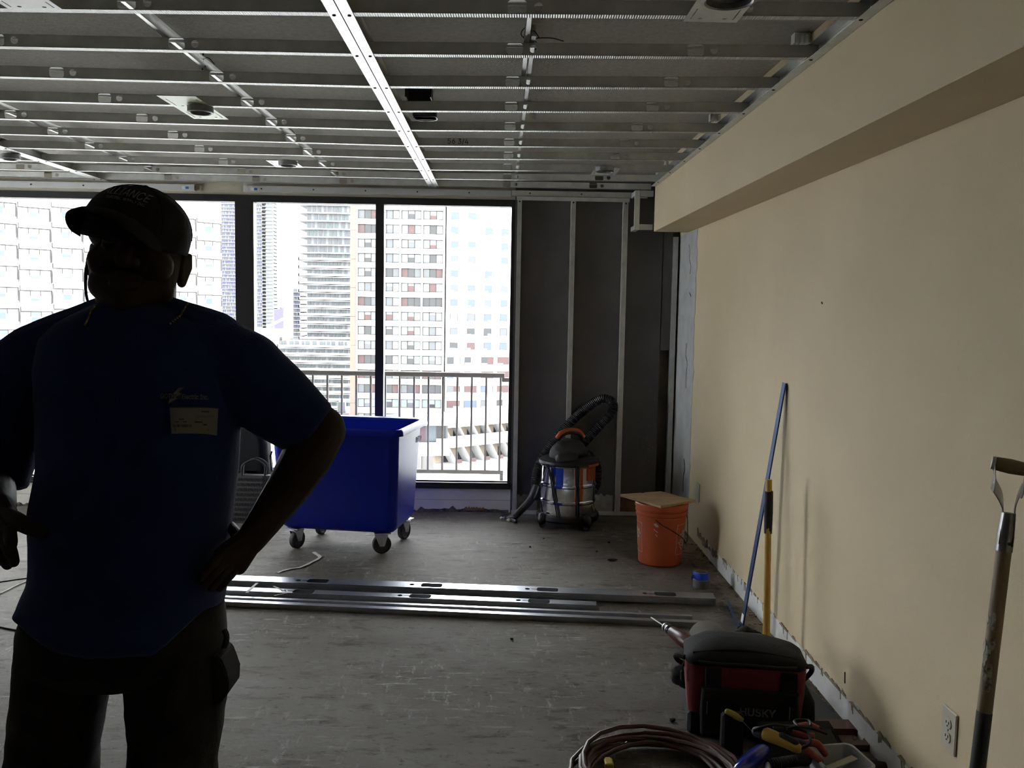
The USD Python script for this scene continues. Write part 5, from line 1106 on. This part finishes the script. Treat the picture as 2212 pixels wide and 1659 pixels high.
def on_shirt(m, px, py, tilt=0.0, dr=.002, fit=None):
    """Flat art lying in the xy plane laid on the chest with its origin at the pixel."""
    c, s = math.cos(tilt), math.sin(tilt); v = m.vertices; kk = 1.60/FPX
    a, b = px+(v[:, 0]*c-v[:, 1]*s)/kk, py-(v[:, 0]*s+v[:, 1]*c)/kk; y = np.full(len(v), -.15)
    for _ in range(6):
        q = np.array([J(p_, q_, YM+y_) for p_, q_, y_ in zip(a, b, y)]); w_ = surf(q[:, [0, 2]]); ok = ~np.isnan(w_); B = np.c_[np.ones(len(q)), q[:, 0], q[:, 2], q[:, 0]**2, q[:, 2]**2, q[:, 0]*q[:, 2]]
        if fit in _fit: y = B@_fit[fit]; continue
        co_ = np.linalg.lstsq(B[ok], w_[ok], rcond=None)[0]; y = B@co_; co_[0] -= np.percentile((y-w_)[ok], 90); y = B@co_
    if fit and fit not in _fit: _fit[fit] = co_
    return trimesh.Trimesh(np.c_[q[:, 0], y-dr-v[:, 2], q[:, 2]], m.faces, process=False)
kk = 1.60/FPX
cp = thing('chest_print', parent=man_)
t1 = text('GOTHER', 10*kk, .0006, True); t1.apply_scale([44*kk/t1.extents[0], 1, 1]); t2 = text('Electric Inc.', 10*kk, .0006, True); t2.apply_scale([58*kk/t2.extents[0], 1, 1]); t2.apply_translation((46*kk, -.5*kk, 0))
obj('lettering', on_shirt(cat(t1, t2), 347, 860, -.02), print_g, cp, smooth=False)
bolt = sg.Polygon([(55, 24), (40, 23), (28, 9), (37, 10), (33, -2), (22, -3), (18, -10), (38, -1), (36, 4), (50, 11), (42, 12)])
bolt = sg.Polygon([(401, 836), (388, 837), (374, 851), (383, 851), (377, 860), (368, 861), (364, 872), (385, 861), (380, 859), (396, 849), (388, 848)])
bm_ = extr(sa.scale(sa.translate(bolt, -347, -860), kk, -kk, origin=(0, 0)), .0004); bm_ = bm_.subdivide(); obj('bolt', on_shirt(bm_, 347, 860, 0, .0028), print_g, cp, smooth=False)
bd_ = thing('name_badge', parent=man_)
bp_ = extr(sg.Polygon([(0, 0), (108*kk, -1*kk), (112*kk, -56*kk), (3*kk, -57*kk)]).segmentize(.008), .0006).subdivide().subdivide().subdivide()
obj('card', on_shirt(bp_, 368, 880, 0, .004, 'card'), paper_b, bd_, smooth=False)
ink = [box(a*kk, b*kk, -c*kk, -d*kk, 0, .0003) for a, b, c, d in [(20, 31, 23.5, 26), (12, 37, 29.5, 31.5), (55, 72, 29.5, 32.5), (73, 82, 35, 38), (11, 106, 43.4, 44.2), (12, 86, 46.5, 49)]]
g3 = random.Random(8); x_ = 8.0
while x_ < 48: w_ = g3.choice([.8, 1.4, 2.4]); ink.append(box(x_*kk, (x_+w_)*kk, -42*kk, -36*kk, 0, .0003)); x_ += w_+g3.choice([.8, 1.2, 2])
tn = text('CONTRACTOR', 4.2*kk, .0003); tn.apply_translation((57*kk, -21*kk, 0)); tb2 = [box(a*kk, (a+2.6)*kk, -10*kk, -6.4*kk, 0, .0003) for a in (70, 73.4, 77, 80.4, 84)]
obj('print', on_shirt(cat(*ink, *tb2, tn), 368, 880, 0, .0049, 'card'), badge_ink, bd_, smooth=False)
nk = []
for side_ in ([(216, 660), (214, 672), (216, 686), (213, 700)], [(384, 655), (387, 668), (386, 682), (382, 698)]):
    q = [J(a, b, 1.70) for a, b in side_]; q = [np.array([p[0], (lambda s_: -.06 if np.isnan(s_) else float(s_))(surf(p[0], p[2]))-.004, p[2]]) for p in q]
    for t in np.linspace(0, 1, 14):
        c = np.array([np.interp(t, np.linspace(0, 1, 4), [a[i] for a in q]) for i in range(3)]); nk.append(mv(trimesh.creation.icosphere(1, .0021), c))
obj('necklace', cat(*nk), gold, man_, True, label='thin gold chain links')
obj('ear_cord', tube([J(189, 556, 1.745), J(186, 590, 1.745), J(185, 620, 1.748), J(187, 640, 1.75), J(191, 652, 1.755), J(199, 656, 1.76)], [.0022, .0035, .0028, .0028, .0026, .002], 8, 6), cap_m, man_, True)

# trousers, pouch, boots
hip = man(loft([row_ring(*r) for r in [(1240, 62, 480, .150, 1.74), (1340, 31, 486, .152, 1.742), (1400, 27, 488, .150, 1.745), (1420, 26, 489, .140, 1.748), (1445, 26, 488, .118, 1.75), (1452, 60, 450, .10, 1.75)]]))
def leg(rw, tail):
    r_ = [row_ring(*x, e=2.1) for x in rw]
    for (x, y, z, a, b) in tail: r_.append(ring((x, y, z), a, b, 56, 2.1))
    return man(loft(r_))
cl1, cl2 = J(107, 1659), J(369, 1659)
lgL = leg([(1400, 28, 256, .125, 1.748), (1500, 21, 243, .122, 1.748), (1558, 11, 230, .118, 1.748), (1575, 5, 226, .117, 1.748), (1610, 3, 220, .114, 1.748), (1659, 1, 215, .110, 1.750)], [(cl1[0]-.006, .004, .46, .092, .10), (cl1[0]-.014, .02, .25, .088, .098), (cl1[0]-.018, .025, .07, .086, .10), (cl1[0]-.018, .02, .035, .086, .105)])
lgR = leg([(1400, 258, 489, .125, 1.748), (1500, 267, 490, .122, 1.748), (1580, 275, 486, .118, 1.748), (1620, 274, 479, .114, 1.748), (1659, 270, 468, .110, 1.750)], [(cl2[0]+.003, .004, .46, .089, .10), (cl2[0]+.008, .02, .25, .085, .098), (cl2[0]+.010, .025, .07, .084, .10), (cl2[0]+.010, .02, .035, .084, .105)])
tr_ = tm(union([hip, lgL, lgR]).refine_to_length(.014)); tr_.merge_vertices(); trimesh.smoothing.filter_taubin(tr_, lamb=.5, nu=.52, iterations=8)
tr_.vertices += tr_.vertex_normals*((meshkit.fbm(tr_.vertices*[8, 8, 13], seed=9)-.47)*.016)[:, None]
obj('trousers', tr_, trs, man_, True)
pp = sg.Polygon([(474, 1404), (488, 1409), (497, 1432), (502, 1452), (501, 1474), (490, 1488), (482, 1496), (470, 1490)])
pv_ = [J(a, b) for a, b in pp.buffer(-6).buffer(9).simplify(.6).exterior.coords[:-1]]; pch = extr(sg.Polygon([(p[0], p[2]) for p in pv_]).buffer(.004), .075, axes((0, .03, 0), (1, 0, 0), (0, 0, 1), (0, -1, 0)))
po = thing('belt_pouch', parent=man_)
obj('pouch', pch, trs, po); fv = [J(a, b) for a, b in [(478, 1400), (488, 1407), (497, 1428), (505, 1450), (500, 1456), (480, 1444)]]
obj('flap', extr(sg.Polygon([(p[0], p[2]) for p in fv]).buffer(.003), .085, axes((0, .035, 0), (1, 0, 0), (0, 0, 1), (0, -1, 0))), cap_m, po); obj('clip', tube([J(484, 1360), J(489, 1372), J(488, 1388), J(484, 1398)], .006, 8, 5), black_metal, po)
for an in (AL, AR):
    ft = soft(union([hull((an+[0, .03, -.045], .048), (an+[0, -.02, -.045], .05), (an+[0, .02, .02], .046)), hull((an+[0, -.03, -.055], .043), (an+[0, -.16, -.062], .036))]), .014, 3)
    ft.vertices[:, 2] = np.maximum(ft.vertices[:, 2], .012); b_ = thing('boot', parent=man_)
    obj('upper', ft, boot_m, b_, True); sl = sg.LineString([(an[0], an[1]+.03), (an[0], an[1]-.165)]).buffer(.047, 10)
    obj('sole', extr(sl, .02), rub, b_, smooth=False)

# cap
c15, s15 = math.cos(math.radians(11)), math.sin(math.radians(11))
E1, E2, E3 = np.array([c15, 0, -s15]), np.array([0, 1.0, 0]), np.array([s15, 0, c15]); CC = J(299, 497, 1.745)
ca, cb, ch_ = .0955, .116, .0845
crown_r = []
for t in np.linspace(0, 1, 16):
    z = -.030+(ch_+.030)*t; f_ = math.sqrt(max(0, 1-max(0, z/ch_)**2)) if z > 0 else 1-.02*(z/.03)**2
    f_ = max(f_, .02); crown_r.append(ring(CC+E3*z, ca*f_, cb*f_, 48, 2, E1, E2))
capx = thing('cap', parent=man_)
obj('crown', loft(crown_r), cap_m, capx, True)
sm_ = []
for k in range(6):
    a = k*math.pi/3+.35; sm_.append(tube([CC+E1*ca*1.004*math.cos(a)*math.cos(e)+E2*cb*1.004*math.sin(a)*math.cos(e)+E3*ch_*1.004*math.sin(e) for e in np.linspace(0, math.pi/2-.02, 12)], .0012, 5))
obj('seam', cat(*sm_), cap_m, capx, True); obj('button', mv(trimesh.creation.icosphere(2, .007), CC+E3*(ch_-.004)), cap_m, capx, True)
by = math.radians(8); bdir = -E1*math.sin(by)-E2*math.cos(by); blat = -E1*math.cos(by)+E2*math.sin(by)
nu, nv = 25, 9; top = []
for i in range(nu):
    u = -1+2*i/(nu-1); ph = u*math.radians(57); dd_ = bdir*math.cos(ph)+blat*math.sin(ph)
    r0 = 1/math.sqrt(((dd_@E1)/ca)**2+((dd_@E2)/cb)**2)
    base = CC+dd_*r0*.985
    for j in range(nv):
        v = j/(nv-1); L = .066*math.sqrt(max(0, 1-abs(u)**2.4))
        top.append(base+bdir*L*v+E3*(.026-.046*u*u+.004*v-.016*v*v))
top = np.array(top).reshape(nu, nv, 3); rings_ = [np.vstack([top[i], top[i][::-1]-E3*.0035]) for i in range(nu)]
obj('brim', loft(rings_), cap_m, capx, True)
def on_cap(m, x0, z0, curve=0.0):
    v = m.vertices; x = x0+v[:, 0]; z = z0+v[:, 1]-curve*v[:, 0]**2; f_ = np.sqrt(np.clip(1-(x/ca)**2-(z/ch_)**2, .01, 1)); n_ = np.c_[x/ca**2, -f_/cb, z/ch_**2]; n_ /= np.linalg.norm(n_, axis=1)[:, None]
    loc_ = np.c_[x, -cb*f_, z]+n_*(.0012+v[:, 2])[:, None]
    return trimesh.Trimesh(CC+loc_[:, :1]*E1+loc_[:, 1:2]*E2+loc_[:, 2:]*E3, m.faces, process=False)
a1 = text('ALLIANCE', .0150, .0008); a1.apply_scale([.082/a1.extents[0], 1, 1]); a1.apply_translation((-.041, 0, 0)); a2 = text('ELECTRIC SUPPLY INC.', .0052, .0008); a2.apply_scale([.070/a2.extents[0], 1, 1]); a2.apply_translation((-.028, -.0085, 0))
obj('lettering', on_cap(cat(a1.subdivide(), a2), -.002, .0545, 2.2), capthr, capx, smooth=False)
